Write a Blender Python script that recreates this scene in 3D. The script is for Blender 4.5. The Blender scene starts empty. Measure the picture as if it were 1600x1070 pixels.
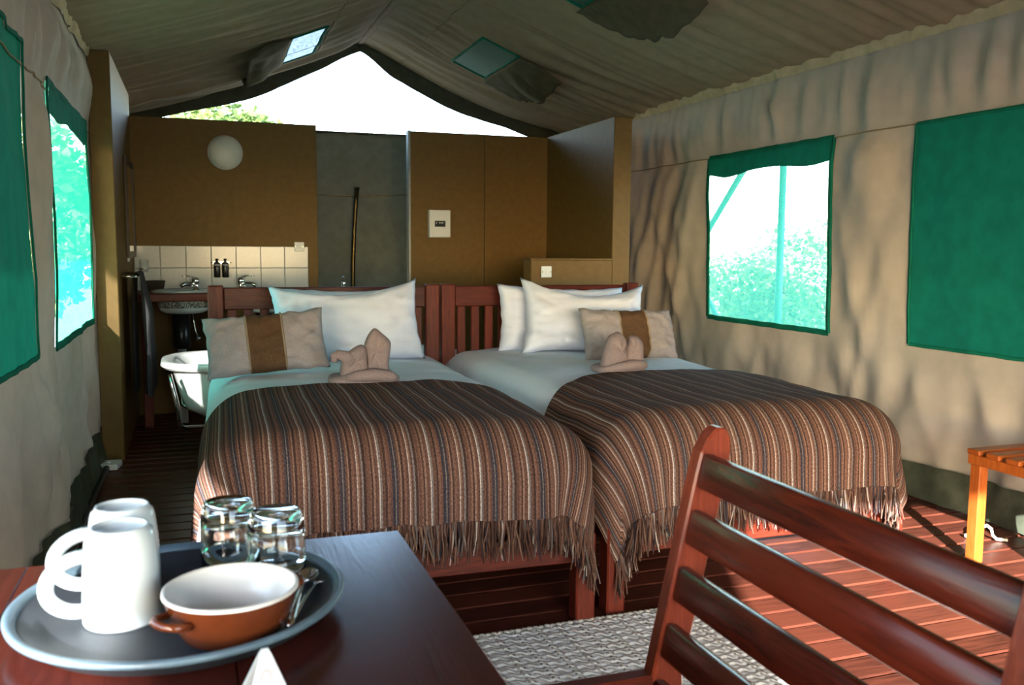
import bpy, bmesh, math, random
from mathutils import Vector, Matrix, noise as mnoise

random.seed(7)
S = bpy.context.scene
COL = S.collection
PI = math.pi

# ------------------------------------------------------------------ camera
yaw, pit, roll = math.radians(19.37), math.radians(6.02), math.radians(0.4)
CAM_H = 1.06
fw = Vector((math.sin(yaw)*math.cos(pit), math.cos(yaw)*math.cos(pit), -math.sin(pit)))
rt0 = Vector((math.cos(yaw), -math.sin(yaw), 0))
up0 = rt0.cross(fw)
rt = rt0*math.cos(roll) + up0*math.sin(roll)
up = rt.cross(fw)
cd = bpy.data.cameras.new('camera')
cam = bpy.data.objects.new('camera', cd)
COL.objects.link(cam)
M = Matrix.Identity(4)
for i in range(3):
    M[i][0], M[i][1], M[i][2] = rt[i], up[i], -fw[i]
M[2][3] = CAM_H
cam.matrix_world = M
cd.sensor_fit = 'HORIZONTAL'
cd.sensor_width = 36
cd.lens = 1400*36/1600
cd.clip_start = 0.02
cd.dof.use_dof = True
cd.dof.focus_distance = 2.9
cd.dof.aperture_fstop = 8.0
S.camera = cam

# ------------------------------------------------------------------ world, sun, exposure
SUN_EL = math.radians(20.5)
w = bpy.data.worlds.new('sky_world')
S.world = w
w.use_nodes = True
nt = w.node_tree
sky = nt.nodes.new('ShaderNodeTexSky')
sky.sky_type = 'NISHITA'
sky.sun_disc = False
sky.sun_elevation = SUN_EL
sky.sun_rotation = math.radians(204)
sky.air_density = 1.0
sky.dust_density = 0.7
sky.ozone_density = 1.0
nt.links.new(sky.outputs[0], nt.nodes['Background'].inputs[0])
nt.nodes['Background'].inputs[1].default_value = 1.5
sd = bpy.data.lights.new('sun', 'SUN')
sd.energy = 30.0
sd.angle = math.radians(0.8)
sd.color = (1.0, 0.985, 0.96)
sun = bpy.data.objects.new('sun', sd)
COL.objects.link(sun)
sdir = Vector((0.407*math.cos(SUN_EL), 0.914*math.cos(SUN_EL), -math.sin(SUN_EL)))
sun.rotation_euler = sdir.to_track_quat('-Z', 'Y').to_euler()
sun.location = (-6, -9, 5)
vs = S.view_settings
vs.view_transform = 'Standard'
vs.look = 'None'
vs.gamma = 1.0
vs.use_curve_mapping = False
vs.exposure = 0.42

# ------------------------------------------------------------------ materials
def newmat(name):
    m = bpy.data.materials.new(name)
    m.use_nodes = True
    nt = m.node_tree
    b = nt.nodes['Principled BSDF']
    return m, nt, b

def tex(nt, kind, scale=(1, 1, 1), coord='Object', rot=(0, 0, 0), **kw):
    tc = nt.nodes.new('ShaderNodeTexCoord')
    mp = nt.nodes.new('ShaderNodeMapping')
    mp.inputs['Scale'].default_value = scale
    mp.inputs['Rotation'].default_value = rot
    nt.links.new(tc.outputs[coord], mp.inputs[0])
    n = nt.nodes.new(kind)
    nt.links.new(mp.outputs[0], n.inputs['Vector'])
    for k, v in kw.items():
        n.inputs[k].default_value = v
    return n

def ramp(nt, fac, stops, mode='LINEAR'):
    r = nt.nodes.new('ShaderNodeValToRGB')
    r.color_ramp.interpolation = mode
    e = r.color_ramp.elements
    while len(e) < len(stops):
        e.new(0.5)
    for i, (p, c) in enumerate(stops):
        e[i].position = p
        e[i].color = (*c, 1)
    nt.links.new(fac, r.inputs[0])
    return r

def bump(nt, b, h, strength=.3, dist=.01):
    bn = nt.nodes.new('ShaderNodeBump')
    bn.inputs['Strength'].default_value = strength
    bn.inputs['Distance'].default_value = dist
    nt.links.new(h, bn.inputs['Height'])
    nt.links.new(bn.outputs[0], b.inputs['Normal'])
    return bn

def mat_plain(name, c, rough=.5, metal=0., spec=.5, var=.12, scale=12, bmp=0.):
    m, nt, b = newmat(name)
    n = tex(nt, 'ShaderNodeTexNoise', (scale,)*3, Detail=4.)
    lo = tuple(max(0, x*(1-var)) for x in c)
    hi = tuple(min(1, x*(1+var)) for x in c)
    r = ramp(nt, n.outputs[0], [(.3, lo), (.7, hi)])
    nt.links.new(r.outputs[0], b.inputs['Base Color'])
    b.inputs['Roughness'].default_value = rough
    b.inputs['Metallic'].default_value = metal
    b.inputs['Specular IOR Level'].default_value = spec
    if bmp:
        bump(nt, b, n.outputs[0], bmp)
    return m

def mat_wood(name, c1, c2, axis='X', rough=.35, rnd=.25, coat=0., fine=1.):
    m, nt, b = newmat(name)
    s = {'X': (1.2, 14, 14), 'Y': (14, 1.2, 14), 'Z': (14, 14, 1.2)}[axis]
    s = tuple(x*fine for x in s)
    n = tex(nt, 'ShaderNodeTexNoise', s, Detail=6., Distortion=1.2)
    n2 = tex(nt, 'ShaderNodeTexNoise', tuple(x*5 for x in s), Detail=3.)
    mx = nt.nodes.new('ShaderNodeMath'); mx.operation = 'MULTIPLY_ADD'
    nt.links.new(n2.outputs[0], mx.inputs[0]); mx.inputs[1].default_value = .35
    nt.links.new(n.outputs[0], mx.inputs[2])
    oi = nt.nodes.new('ShaderNodeObjectInfo')
    ad = nt.nodes.new('ShaderNodeMath'); ad.operation = 'MULTIPLY_ADD'
    nt.links.new(oi.outputs['Random'], ad.inputs[0]); ad.inputs[1].default_value = rnd
    nt.links.new(mx.outputs[0], ad.inputs[2])
    r = ramp(nt, ad.outputs[0], [(.45, c1), (.95, c2)])
    nt.links.new(r.outputs[0], b.inputs['Base Color'])
    b.inputs['Roughness'].default_value = rough
    b.inputs['Coat Weight'].default_value = coat*.4 if coat > .25 else 0
    b.inputs['Specular IOR Level'].default_value = .22
    b.inputs['Coat Roughness'].default_value = .15
    bump(nt, b, mx.outputs[0], .12, .004)
    return m

def mat_cloth(name, c, trans=0., var=.1, weave=260., rough=.95, blotch=3.):
    m, nt, b = newmat(name)
    n = tex(nt, 'ShaderNodeTexNoise', (blotch,)*3, Detail=5.)
    lo = tuple(x*(1-var) for x in c); hi = tuple(min(1, x*(1+var)) for x in c)
    r = ramp(nt, n.outputs[0], [(.3, lo), (.7, hi)])
    nt.links.new(r.outputs[0], b.inputs['Base Color'])
    b.inputs['Roughness'].default_value = rough
    b.inputs['Specular IOR Level'].default_value = .15
    wv = tex(nt, 'ShaderNodeTexNoise', (weave,)*3, Detail=1.)
    bump(nt, b, wv.outputs[0], .15, .002)
    if trans:
        t = nt.nodes.new('ShaderNodeBsdfTranslucent')
        nt.links.new(r.outputs[0], t.inputs[0])
        mx = nt.nodes.new('ShaderNodeMixShader'); mx.inputs[0].default_value = trans
        nt.links.new(b.outputs[0], mx.inputs[1]); nt.links.new(t.outputs[0], mx.inputs[2])
        nt.links.new(mx.outputs[0], nt.nodes['Material Output'].inputs[0])
    return m

def mat_mesh(name, c, opacity):
    """Woven insect screen: open holes let light straight through, threads scatter it."""
    m, nt, b = newmat(name)
    b.inputs['Base Color'].default_value = (*c, 1)
    b.inputs['Roughness'].default_value = .9
    t = nt.nodes.new('ShaderNodeBsdfTranslucent'); t.inputs[0].default_value = (*[min(1, x*1.5) for x in c], 1)
    mx = nt.nodes.new('ShaderNodeMixShader'); mx.inputs[0].default_value = .6
    nt.links.new(b.outputs[0], mx.inputs[1]); nt.links.new(t.outputs[0], mx.inputs[2])
    tr = nt.nodes.new('ShaderNodeBsdfTransparent')
    n = tex(nt, 'ShaderNodeTexNoise', (4, 4, 25), Detail=2.)
    r = nt.nodes.new('ShaderNodeMapRange')
    r.inputs['To Min'].default_value = opacity-.08; r.inputs['To Max'].default_value = opacity+.08
    nt.links.new(n.outputs[0], r.inputs['Value'])
    m2 = nt.nodes.new('ShaderNodeMixShader')
    nt.links.new(r.outputs[0], m2.inputs[0])
    nt.links.new(tr.outputs[0], m2.inputs[1]); nt.links.new(mx.outputs[0], m2.inputs[2])
    nt.links.new(m2.outputs[0], nt.nodes['Material Output'].inputs[0])
    return m

def mat_glass(name, c=(1, 1, 1)):
    m, nt, b = newmat(name)
    b.inputs['Base Color'].default_value = (*c, 1)
    b.inputs['Roughness'].default_value = .02
    b.inputs['Transmission Weight'].default_value = 1.
    b.inputs['IOR'].default_value = 1.48
    return m

def mat_blanket():
    m, nt, b = newmat('striped_woven_wool')
    tc = nt.nodes.new('ShaderNodeTexCoord')
    sp = nt.nodes.new('ShaderNodeSeparateXYZ'); nt.links.new(tc.outputs['UV'], sp.inputs[0])
    # slight waver of the threads
    nz = nt.nodes.new('ShaderNodeTexNoise'); nz.inputs['Scale'].default_value = 6; nt.links.new(tc.outputs['UV'], nz.inputs['Vector'])
    wob = nt.nodes.new('ShaderNodeMath'); wob.operation = 'MULTIPLY_ADD'
    nt.links.new(nz.outputs[0], wob.inputs[0]); wob.inputs[1].default_value = .004; nt.links.new(sp.outputs[0], wob.inputs[2])
    def per(p, off=0.):
        a = nt.nodes.new('ShaderNodeMath'); a.operation = 'MULTIPLY_ADD'
        nt.links.new(wob.outputs[0], a.inputs[0]); a.inputs[1].default_value = 1/p; a.inputs[2].default_value = 20+off
        f = nt.nodes.new('ShaderNodeMath'); f.operation = 'FRACT'; nt.links.new(a.outputs[0], f.inputs[0])
        return f.outputs[0]
    BR = (.100, .052, .038); RB = (.150, .078, .056); DK = (.036, .021, .018); NV = (.024, .028, .040)
    CR = (.46, .40, .36); TA = (.215, .130, .092); GR = (.150, .135, .130)
    seq = [(0, DK), (.05, BR), (.11, RB), (.15, DK), (.18, TA), (.22, BR), (.29, CR), (.315, GR), (.35, BR), (.41, DK),
           (.45, RB), (.50, BR), (.545, NV), (.60, GR), (.62, NV), (.66, BR), (.70, TA), (.73, DK), (.77, RB), (.82, BR), (.875, CR), (.89, TA), (.92, BR), (.96, GR)]
    r1 = ramp(nt, per(.132), seq, 'CONSTANT')
    seq2 = [(0, BR), (.12, DK), (.20, RB), (.3, BR), (.42, TA), (.5, DK), (.56, BR), (.7, RB), (.8, DK), (.9, BR)]
    r2 = ramp(nt, per(.047, .3), seq2, 'CONSTANT')
    mx = nt.nodes.new('ShaderNodeMix'); mx.data_type = 'RGBA'; mx.inputs[0].default_value = .18
    nt.links.new(r1.outputs[0], mx.inputs[6]); nt.links.new(r2.outputs[0], mx.inputs[7])
    mp = nt.nodes.new('ShaderNodeMapping'); mp.inputs['Scale'].default_value = (420, 130, 1); nt.links.new(tc.outputs['UV'], mp.inputs[0])
    hn = nt.nodes.new('ShaderNodeTexNoise'); hn.inputs['Scale'].default_value = 1; hn.inputs['Detail'].default_value = 2; nt.links.new(mp.outputs[0], hn.inputs['Vector'])
    hr = ramp(nt, hn.outputs[0], [(.28, (.45, .45, .45)), (.72, (1.65, 1.6, 1.55))])
    mu = nt.nodes.new('ShaderNodeMix'); mu.data_type = 'RGBA'; mu.blend_type = 'MULTIPLY'; mu.inputs[0].default_value = 1
    nt.links.new(mx.outputs[2], mu.inputs[6]); nt.links.new(hr.outputs[0], mu.inputs[7])
    nt.links.new(mu.outputs[2], b.inputs['Base Color'])
    b.inputs['Roughness'].default_value = .95
    b.inputs['Specular IOR Level'].default_value = .1
    b.inputs['Sheen Weight'].default_value = 0.
    bump(nt, b, hn.outputs[0], .5, .003)
    return m

def mat_rug():
    m, nt, b = newmat('woven_cotton_rug')
    tc = nt.nodes.new('ShaderNodeTexCoord')
    sp = nt.nodes.new('ShaderNodeSeparateXYZ'); nt.links.new(tc.outputs['Object'], sp.inputs[0])
    def mth(op, a, bb=None, c=None):
        n = nt.nodes.new('ShaderNodeMath'); n.operation = op
        for i, v in enumerate((a, bb, c)):
            if v is None: continue
            if isinstance(v, (int, float)): n.inputs[i].default_value = v
            else: nt.links.new(v, n.inputs[i])
        return n.outputs[0]
    X, Y = sp.outputs[0], sp.outputs[1]
    band = mth('FRACT', mth('MULTIPLY', X, 1/.062))
    dots = mth('MULTIPLY', mth('GREATER_THAN', mth('SINE', mth('MULTIPLY', Y, 2*PI/.019)), .15), mth('GREATER_THAN', mth('SINE', mth('MULTIPLY', X, 2*PI/.0155)), .35))
    inband = mth('LESS_THAN', band, .48)
    twill = mth('MULTIPLY', mth('GREATER_THAN', mth('SINE', mth('MULTIPLY', mth('ADD', mth('MULTIPLY', X, .8), Y), 2*PI/.016)), .72), mth('SUBTRACT', 1., inband))
    dark = mth('ADD', mth('MULTIPLY', mth('MULTIPLY', dots, inband), .8), mth('MULTIPLY', twill, .35))
    n = nt.nodes.new('ShaderNodeTexNoise'); n.inputs['Scale'].default_value = 9; nt.links.new(tc.outputs['Object'], n.inputs['Vector'])
    base = ramp(nt, n.outputs[0], [(.3, (.74, .73, .69)), (.7, (.84, .83, .80))])
    mx = nt.nodes.new('ShaderNodeMix'); mx.data_type = 'RGBA'
    nt.links.new(dark, mx.inputs[0]); nt.links.new(base.outputs[0], mx.inputs[6]); mx.inputs[7].default_value = (.20, .175, .13, 1)
    nt.links.new(mx.outputs[2], b.inputs['Base Color'])
    b.inputs['Roughness'].default_value = 1.
    h = mth('ADD', mth('SINE', mth('MULTIPLY', X, 2*PI/.0155)), mth('SINE', mth('MULTIPLY', mth('ADD', Y, mth('MULTIPLY', X, .4)), 2*PI/.019)))
    bump(nt, b, h, .3, .003)
    return m

def mat_mosaic():
    m, nt, b = newmat('basin_mosaic_print')
    v = tex(nt, 'ShaderNodeTexVoronoi', (85, 85, 85))
    r = ramp(nt, v.outputs['Color'], [(0, (.02, .02, .02)), (.58, (.6, .6, .56))], 'CONSTANT')
    nt.links.new(r.outputs[0], b.inputs['Base Color'])
    b.inputs['Roughness'].default_value = .2
    return m

def mat_leaf(name, c1, c2):
    m, nt, b = newmat(name)
    n = tex(nt, 'ShaderNodeTexNoise', (3, 3, 3), Detail=3.)
    r = ramp(nt, n.outputs[0], [(.35, c1), (.65, c2)])
    nt.links.new(r.outputs[0], b.inputs['Base Color'])
    b.inputs['Roughness'].default_value = .55
    t = nt.nodes.new('ShaderNodeBsdfTranslucent'); nt.links.new(r.outputs[0], t.inputs[0])
    mx = nt.nodes.new('ShaderNodeMixShader'); mx.inputs[0].default_value = .35
    nt.links.new(b.outputs[0], mx.inputs[1]); nt.links.new(t.outputs[0], mx.inputs[2])
    nt.links.new(mx.outputs[0], nt.nodes['Material Output'].inputs[0])
    return m

CANVAS = mat_cloth('beige_canvas_wall', (.46, .41, .33), .010, .07)
CEIL = mat_cloth('khaki_canvas_lining', (.33, .248, .155), .03, .08)
HEMC = mat_cloth('pale_canvas_webbing', (.50, .42, .26), 0, .15)
OLIVE = mat_cloth('olive_canvas_wall', (.145, .145, .10), .05, .12)
DARKC = mat_cloth('dark_olive_valance', (.085, .09, .065), 0, .15)
FLAPC = mat_cloth('dark_flap_canvas', (.10, .085, .05), 0, .15)
SKIRT = mat_cloth('dark_green_skirting_cloth', (.075, .085, .058), 0, .3, rough=.5)
GREEN = mat_cloth('green_shade_cloth', (.004, .145, .092), .07, .12, weave=500)
GREENH = mat_cloth('green_binding_cloth', (.004, .15, .09), 0, .15)
MESH = mat_mesh('green_insect_screen', (.08, .62, .45), .36)
MESHL = mat_mesh('green_insect_screen_dense', (.010, .28, .175), .80)
MESHD = mat_mesh('green_vent_screen', (.012, .12, .08), .86)
MESHV = mat_mesh('pale_vent_screen', (.10, .15, .25), .91)
FLY = mat_cloth('outer_fly_canvas', (.42, .42, .36), .18, .1)
BOARD = mat_plain('ochre_painted_board', (.150, .086, .022), .62, var=.10, scale=5, bmp=.03, spec=.3)
MAHOG = mat_wood('mahogany_x', (.036, .0052, .0033), (.11, .017, .0085), 'X', .42, coat=.2)
MAHOGY = mat_wood('mahogany_y', (.036, .0052, .0033), (.11, .017, .0085), 'Y', .42, coat=.2)
MAHOGZ = mat_wood('mahogany_z', (.038, .0056, .0034), (.13, .021, .0105), 'Z', .42, coat=.2)
TABLEW = mat_wood('table_wood', (.014, .0034, .0029), (.048, .0092, .0058), 'Y', .22, coat=.4)
CHAIRY = mat_wood('chair_wood_y', (.030, .0042, .0022), (.10, .0125, .0045), 'Y', .26, coat=.3)
CHAIRZ = mat_wood('chair_wood_z_lit', (.075, .012, .006), (.19, .034, .015), 'Z', .3, coat=.3)  # lighter copy of the chair wood, door light on the posts painted in
RACKW = mat_wood('orange_wood_x', (.20, .042, .008), (.38, .092, .016), 'X', .35, coat=.2)
RACKZ = mat_wood('orange_wood_z', (.22, .046, .008), (.42, .105, .018), 'Z', .35, coat=.2)
DECK = mat_wood('deck_plank_wood', (.030, .0088, .0058), (.108, .029, .0165), 'X', .38, rnd=.35, coat=.15)
UNDER = mat_plain('floor_underside', (.012, .008, .006), .9)
LINEN = mat_cloth('white_linen', (.80, .88, .97), 0, .02, weave=700)
PILLOWC = mat_cloth('white_pillow_cotton', (.66, .74, .90), 0, .02, weave=700)
CUSH = mat_cloth('taupe_cushion_cloth', (.32, .298, .312), 0, .08, blotch=25)
CUSHB = mat_cloth('brown_cushion_band', (.105, .062, .034), 0, .15, blotch=30)
PIPING = mat_cloth('cushion_piping', (.30, .24, .17), 0, .1)
TOWEL = mat_cloth('taupe_towelling', (.25, .20, .205), 0, .2, weave=420, blotch=60)
TOWELG = mat_cloth('dark_grey_towelling', (.055, .055, .058), 0, .15, weave=300)
BLANKET = mat_blanket()
RUG = mat_rug()
CERAM = mat_plain('white_glazed_ceramic', (.50, .56, .58), .12, var=.01)
TILEM = mat_plain('white_wall_tile', (.38, .42, .43), .18, var=.03)
TERRA = mat_plain('terracotta_glaze', (.105, .024, .007), .16, var=.10)
CREAM = mat_plain('cream_glaze', (.62, .60, .55), .12, var=.02)
TRAYM = mat_plain('tray_dark_rubber', (.017, .020, .025), .5, var=.15, scale=40)
TRAYR = mat_plain('tray_rim_plastic', (.085, .13, .16), .35, var=.1)
CHROME = mat_plain('chrome', (.80, .80, .82), .07, metal=1., var=.02)
STEEL = mat_plain('brushed_steel', (.62, .60, .57), .2, metal=1., var=.05)
COPPER = mat_plain('copper_pipe', (.12, .10, .05), .35, metal=1., var=.2)
BLACKP = mat_plain('black_plastic', (.012, .012, .014), .28, var=.1)
WHITEP = mat_plain('white_plastic', (.74, .76, .76), .35, var=.02)
LAMPW = mat_plain('opal_glass_shade', (.66, .66, .58), .3, var=.03)
GLASS = mat_glass('clear_glass', (.97, 1, .99))
def mat_thin_glass():
    m, nt, b = newmat('thin_clear_glass')
    b.inputs['Base Color'].default_value = (.85, .9, .9, 1); b.inputs['Roughness'].default_value = .05
    tr = nt.nodes.new('ShaderNodeBsdfTransparent'); mx = nt.nodes.new('ShaderNodeMixShader'); mx.inputs[0].default_value = .28
    nt.links.new(tr.outputs[0], mx.inputs[1]); nt.links.new(b.outputs[0], mx.inputs[2])
    nt.links.new(mx.outputs[0], nt.nodes['Material Output'].inputs[0])
    return m
THIN = mat_thin_glass()
MIRROR = mat_plain('mirror_glass', (.85, .86, .86), .02, metal=1., var=.01)
BASKET = mat_plain('dark_woven_basket', (.035, .024, .018), .7, var=.4, scale=60, bmp=.4)
MOSAIC = mat_mosaic()
PAPER = mat_plain('white_card', (.58, .60, .60), .6, var=.01)
PINK = mat_plain('pink_print', (.72, .30, .28), .6, var=.02)
SAND = mat_plain('sandy_ground', (.33, .335, .32), .95, var=.2, scale=2)
LEAF = mat_leaf('bush_leaf', (.10, .19, .05), (.30, .40, .14))
LEAF2 = mat_leaf('tree_leaf', (.07, .15, .04), (.20, .27, .08))
BARK = mat_plain('bark', (.14, .09, .06), .9, var=.3)
POLEM = mat_plain('green_painted_pole', (.02, .14, .10), .5, var=.1)
ROPE = mat_plain('pale_rope', (.66, .62, .54), .9, var=.15, scale=80)
TUBM = mat_plain('tub_enamel', (.80, .80, .76), .12, var=.01)

# ------------------------------------------------------------------ mesh helpers
class MB:
    def __init__(s):
        s.v, s.f, s.uv = [], [], []
    def add(s, vs, fs, uvs=None):
        o = len(s.v)
        s.v += [tuple(p) for p in vs]
        s.f += [tuple(i+o for i in f) for f in fs]
        s.uv += list(uvs) if uvs else [(0, 0)]*len(vs)
        return s
    def box(s, x0, x1, y0, y1, z0, z1, mtx=None):
        vs = [Vector((x, y, z)) for x in (x0, x1) for y in (y0, y1) for z in (z0, z1)]
        if mtx: vs = [mtx @ p for p in vs]
        return s.add(vs, [(0, 1, 3, 2), (4, 6, 7, 5), (0, 4, 5, 1), (2, 3, 7, 6), (0, 2, 6, 4), (1, 5, 7, 3)])
    def beam(s, a, b, w_, h_, upv=(0, 0, 1)):
        """box from a to b, w_ across, h_ along upv"""
        a, b = Vector(a), Vector(b)
        d = (b-a).normalized(); u = Vector(upv); sd_ = d.cross(u).normalized(); u = sd_.cross(d)
        vs = [p + sd_*i*w_/2 + u*j*h_/2 for p in (a, b) for i, j in ((-1, -1), (1, -1), (1, 1), (-1, 1))]
        return s.add(vs, [(0, 1, 2, 3), (7, 6, 5, 4), (0, 4, 5, 1), (1, 5, 6, 2), (2, 6, 7, 3), (3, 7, 4, 0)])
    def grid(s, fn, nu, nv, wrap_u=False, skip=None, uvfn=None):
        vs, uv = [], []
        for j in range(nv+1):
            for i in range(nu if wrap_u else nu+1):
                p = fn(i/nu, j/nv); vs.append(p)
                uv.append(uvfn(i/nu, j/nv) if uvfn else (i/nu, j/nv))
        W_ = nu if wrap_u else nu+1
        fs = []
        for j in range(nv):
            for i in range(nu):
                if skip and skip((i+.5)/nu, (j+.5)/nv): continue
                i2 = (i+1) % W_ if wrap_u else i+1
                fs.append((j*W_+i, j*W_+i2, (j+1)*W_+i2, (j+1)*W_+i))
        return s.add(vs, fs, uv)
    def tube(s, pts, r, n=8, cap=True, flat=1.):
        pts = [Vector(p) for p in pts]
        rr = r if isinstance(r, (list, tuple)) else [r]*len(pts)
        o = len(s.v); vs = []
        t = (pts[1]-pts[0]).normalized()
        ref = Vector((0, 0, 1)) if abs(t.z) < .9 else Vector((1, 0, 0))
        nrm = t.cross(ref).normalized()
        for k, p in enumerate(pts):
            t2 = (pts[min(k+1, len(pts)-1)] - pts[max(k-1, 0)]).normalized()
            nrm = (nrm - t2*nrm.dot(t2)).normalized()
            bn = t2.cross(nrm)
            for q in range(n):
                a = 2*PI*q/n
                vs.append(p + nrm*math.cos(a)*rr[k] + bn*math.sin(a)*rr[k]*flat)
        fs = [(k*n+q, k*n+(q+1) % n, (k+1)*n+(q+1) % n, (k+1)*n+q) for k in range(len(pts)-1) for q in range(n)]
        if cap:
            fs.append(tuple(range(n-1, -1, -1))); fs.append(tuple((len(pts)-1)*n+q for q in range(n)))
        return s.add(vs, fs)
    def lathe(s, prof, n=32, c=(0, 0, 0), sx=1., sy=1., close=False):
        vs, fs = [], []
        for (r, z) in prof:
            for q in range(n):
                a = 2*PI*q/n
                vs.append((c[0]+r*math.cos(a)*sx, c[1]+r*math.sin(a)*sy, c[2]+z))
        m_ = len(prof)
        for k in range(m_ if close else m_-1):
            k2 = (k+1) % m_
            for q in range(n):
                fs.append((k*n+q, k*n+(q+1) % n, k2*n+(q+1) % n, k2*n+q))
        return s.add(vs, fs)
    def build(s, name, mat, parent=None, smooth=False, bevel=0., seg=1, loc=None, uv=False, thick=0.):
        me = bpy.data.meshes.new(name)
        me.from_pydata(s.v, [], s.f)
        if uv:
            ul = me.uv_layers.new(name='UVMap')
            for lp in me.loops:
                ul.data[lp.index].uv = s.uv[lp.vertex_index]
        bm = bmesh.new(); bm.from_mesh(me)
        if not uv:
            bmesh.ops.remove_doubles(bm, verts=bm.verts, dist=1e-6)
        loose = [v for v in bm.verts if not v.link_faces]
        if loose: bmesh.ops.delete(bm, geom=loose, context='VERTS')
        bmesh.ops.recalc_face_normals(bm, faces=bm.faces)
        if thick:
            bmesh.ops.solidify(bm, geom=list(bm.faces), thickness=thick)
        if bevel:
            eds = [e for e in bm.edges if len(e.link_faces) == 2 and e.calc_face_angle(0) > .6]
            bmesh.ops.bevel(bm, geom=eds, offset=bevel, segments=seg, affect='EDGES', profile=.5, clamp_overlap=True)
        bm.to_mesh(me); bm.free()
        if smooth:
            me.polygons.foreach_set('use_smooth', [True]*len(me.polygons))
            if bevel or smooth == 'auto':
                try: me.set_sharp_from_angle(angle=.7)
                except Exception: pass
        me.materials.append(mat)
        return link(name, me, parent, loc)

def link(name, me, parent=None, loc=None):
    o = bpy.data.objects.new(name, me)
    COL.objects.link(o)
    if parent: o.parent = parent
    if loc: o.location = loc
    return o

def box(name, mat, b, parent=None, bevel=.004, seg=1):
    return MB().box(*b).build(name, mat, parent, bevel=bevel, seg=seg)

def tag(o, label, cat, group=None):
    o['label'] = label; o['category'] = cat
    if group: o['group'] = group
    return o

def thing(name, label, cat, loc=(0, 0, 0), rz=0, group=None):
    o = bpy.data.objects.new(name, None); COL.objects.link(o)
    o.location = loc; o.rotation_euler = (0, 0, rz); o.empty_display_size = .05
    return tag(o, label, cat, group)

def struct(o, label=None):
    o['kind'] = 'structure'
    if label: o['label'] = label
    return o

def sroot(name, label):
    o = bpy.data.objects.new(name, None); COL.objects.link(o); o.empty_display_size = .05
    return struct(o, label)

def nz(x, y=0., z=0.):
    return mnoise.noise(Vector((x, y, z)))

def sstep(a, b, x):
    t = min(1, max(0, (x-a)/(b-a))); return t*t*(3-2*t)

def lin(a, b, n):
    return [a+(b-a)*i/n for i in range(n+1)]

# ------------------------------------------------------------------ tent dimensions
XL, XR, XM = -.47, 2.88, 1.20
YF, YB = -1.0, 6.9
ZE, ZR = 1.965, 2.58
SEAM = 1.59
WIN = {  # side: list of (y0, y1, z0, z1, open)
    'R': [(3.58, 4.67, .66, SEAM), (1.98, 3.06, .66, SEAM), (.10, 1.46, .70, SEAM)],
    'L': [(3.50, 4.66, .70, 1.62), (1.98, 3.06, .72, 1.66), (-.20, 1.40, .70, 1.10)],
}

def damp(side, y, z):
    d = 9
    for (a, b, c, e) in WIN[side]:
        dy = max(a-y, 0, y-b); dz = max(c-z, 0, z-e)
        d = min(d, math.hypot(dy, dz))
    return .22 + .78*sstep(0, .22, d)

def wall_x(side, y, z):
    k = 3.7 if side == 'R' else 11.3
    up_ = .035*nz(y*5.5, z*.5, k) + .036*(1-3*abs(nz(y*6.5+z*.8, z*.6, k+5))) + .018*(1-3*abs(nz(y*13, z*.9, k+2)))
    yy = y + .45*(z-.8)
    lo = .080*nz(yy*2.2, z*.7, k+9) + .027*(1-3*abs(nz((y-.45*z)*2.8, z*.5, k+3))) + .014*nz((y-.45*z)*7, z*.7, k+1) + .016*(1-3*abs(nz((y+.35*z)*6, z*.8, k+7)))
    if side == 'L': lo *= .8
    t = sstep(SEAM-.06, SEAM+.05, z)
    o = lo*(1-t) + up_*t
    # the cloth is held at the seam, at the eave and near the floor
    o *= .45 + .55*sstep(0, .12, abs(z-SEAM))
    o *= sstep(ZE+.02, ZE-.20, z)*.75+.25
    o *= .35+.65*sstep(0, .25, z)
    o *= damp(side, y, z)
    bulge = .05*math.sin(PI*min(1, z/ZE))*(.6 if side == 'L' else 1)
    base = XR if side == 'R' else XL
    # right wall leans a little outwards at the foot
    if side == 'R':
        return base - o - bulge*.4 + .05*(1-z/ZE)
    return base + o + bulge*.15 - .01

def coords(a, b, step, marks):
    marks = sorted(set([a, b]+[m for m in marks if a < m < b]))
    out = []
    for p, q in zip(marks[:-1], marks[1:]):
        n = max(1, round((q-p)/step))
        out += [p+(q-p)*i/n for i in range(n)]
    return out+[b]

def sheet(fn, us, vs_, hole=None):
    mb = MB()
    W_ = len(us)
    pts = [fn(u, v) for v in vs_ for u in us]
    fs = []
    for j in range(len(vs_)-1):
        for i in range(W_-1):
            if hole and hole((us[i]+us[i+1])/2, (vs_[j]+vs_[j+1])/2): continue
            fs.append((j*W_+i, j*W_+i+1, (j+1)*W_+i+1, (j+1)*W_+i))
    return mb.add(pts, fs)

# ------------------------------------------------------------------ ground and floor
def gz(u, v): return (-25+50*u, -20+50*v, -.16+.05*nz(u*30, v*30))
struct(MB().grid(gz, 40, 40).build('ground', SAND, smooth=True), 'pale sandy ground outside the tent')

fl = struct(box('floor', UNDER, (XL-.12, XR+.14, YF-.5, YB+.05, -.12, -.032), bevel=0), 'dark timber deck floor')
pm = None
pitch, gap = .104, .009
k = 0
y = YF-.5
while y < YB:
    if pm is None:
        mb = MB().box(XL-.12, XR+.14, gap/2, pitch-gap/2, -.03, 0)
        o = mb.build('plank', DECK, fl, bevel=.004)
        pm = o.data
    else:
        o = link('plank', pm, fl)
    o.location = (0, y, random.uniform(-.0015, 0))
    y += pitch

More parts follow.
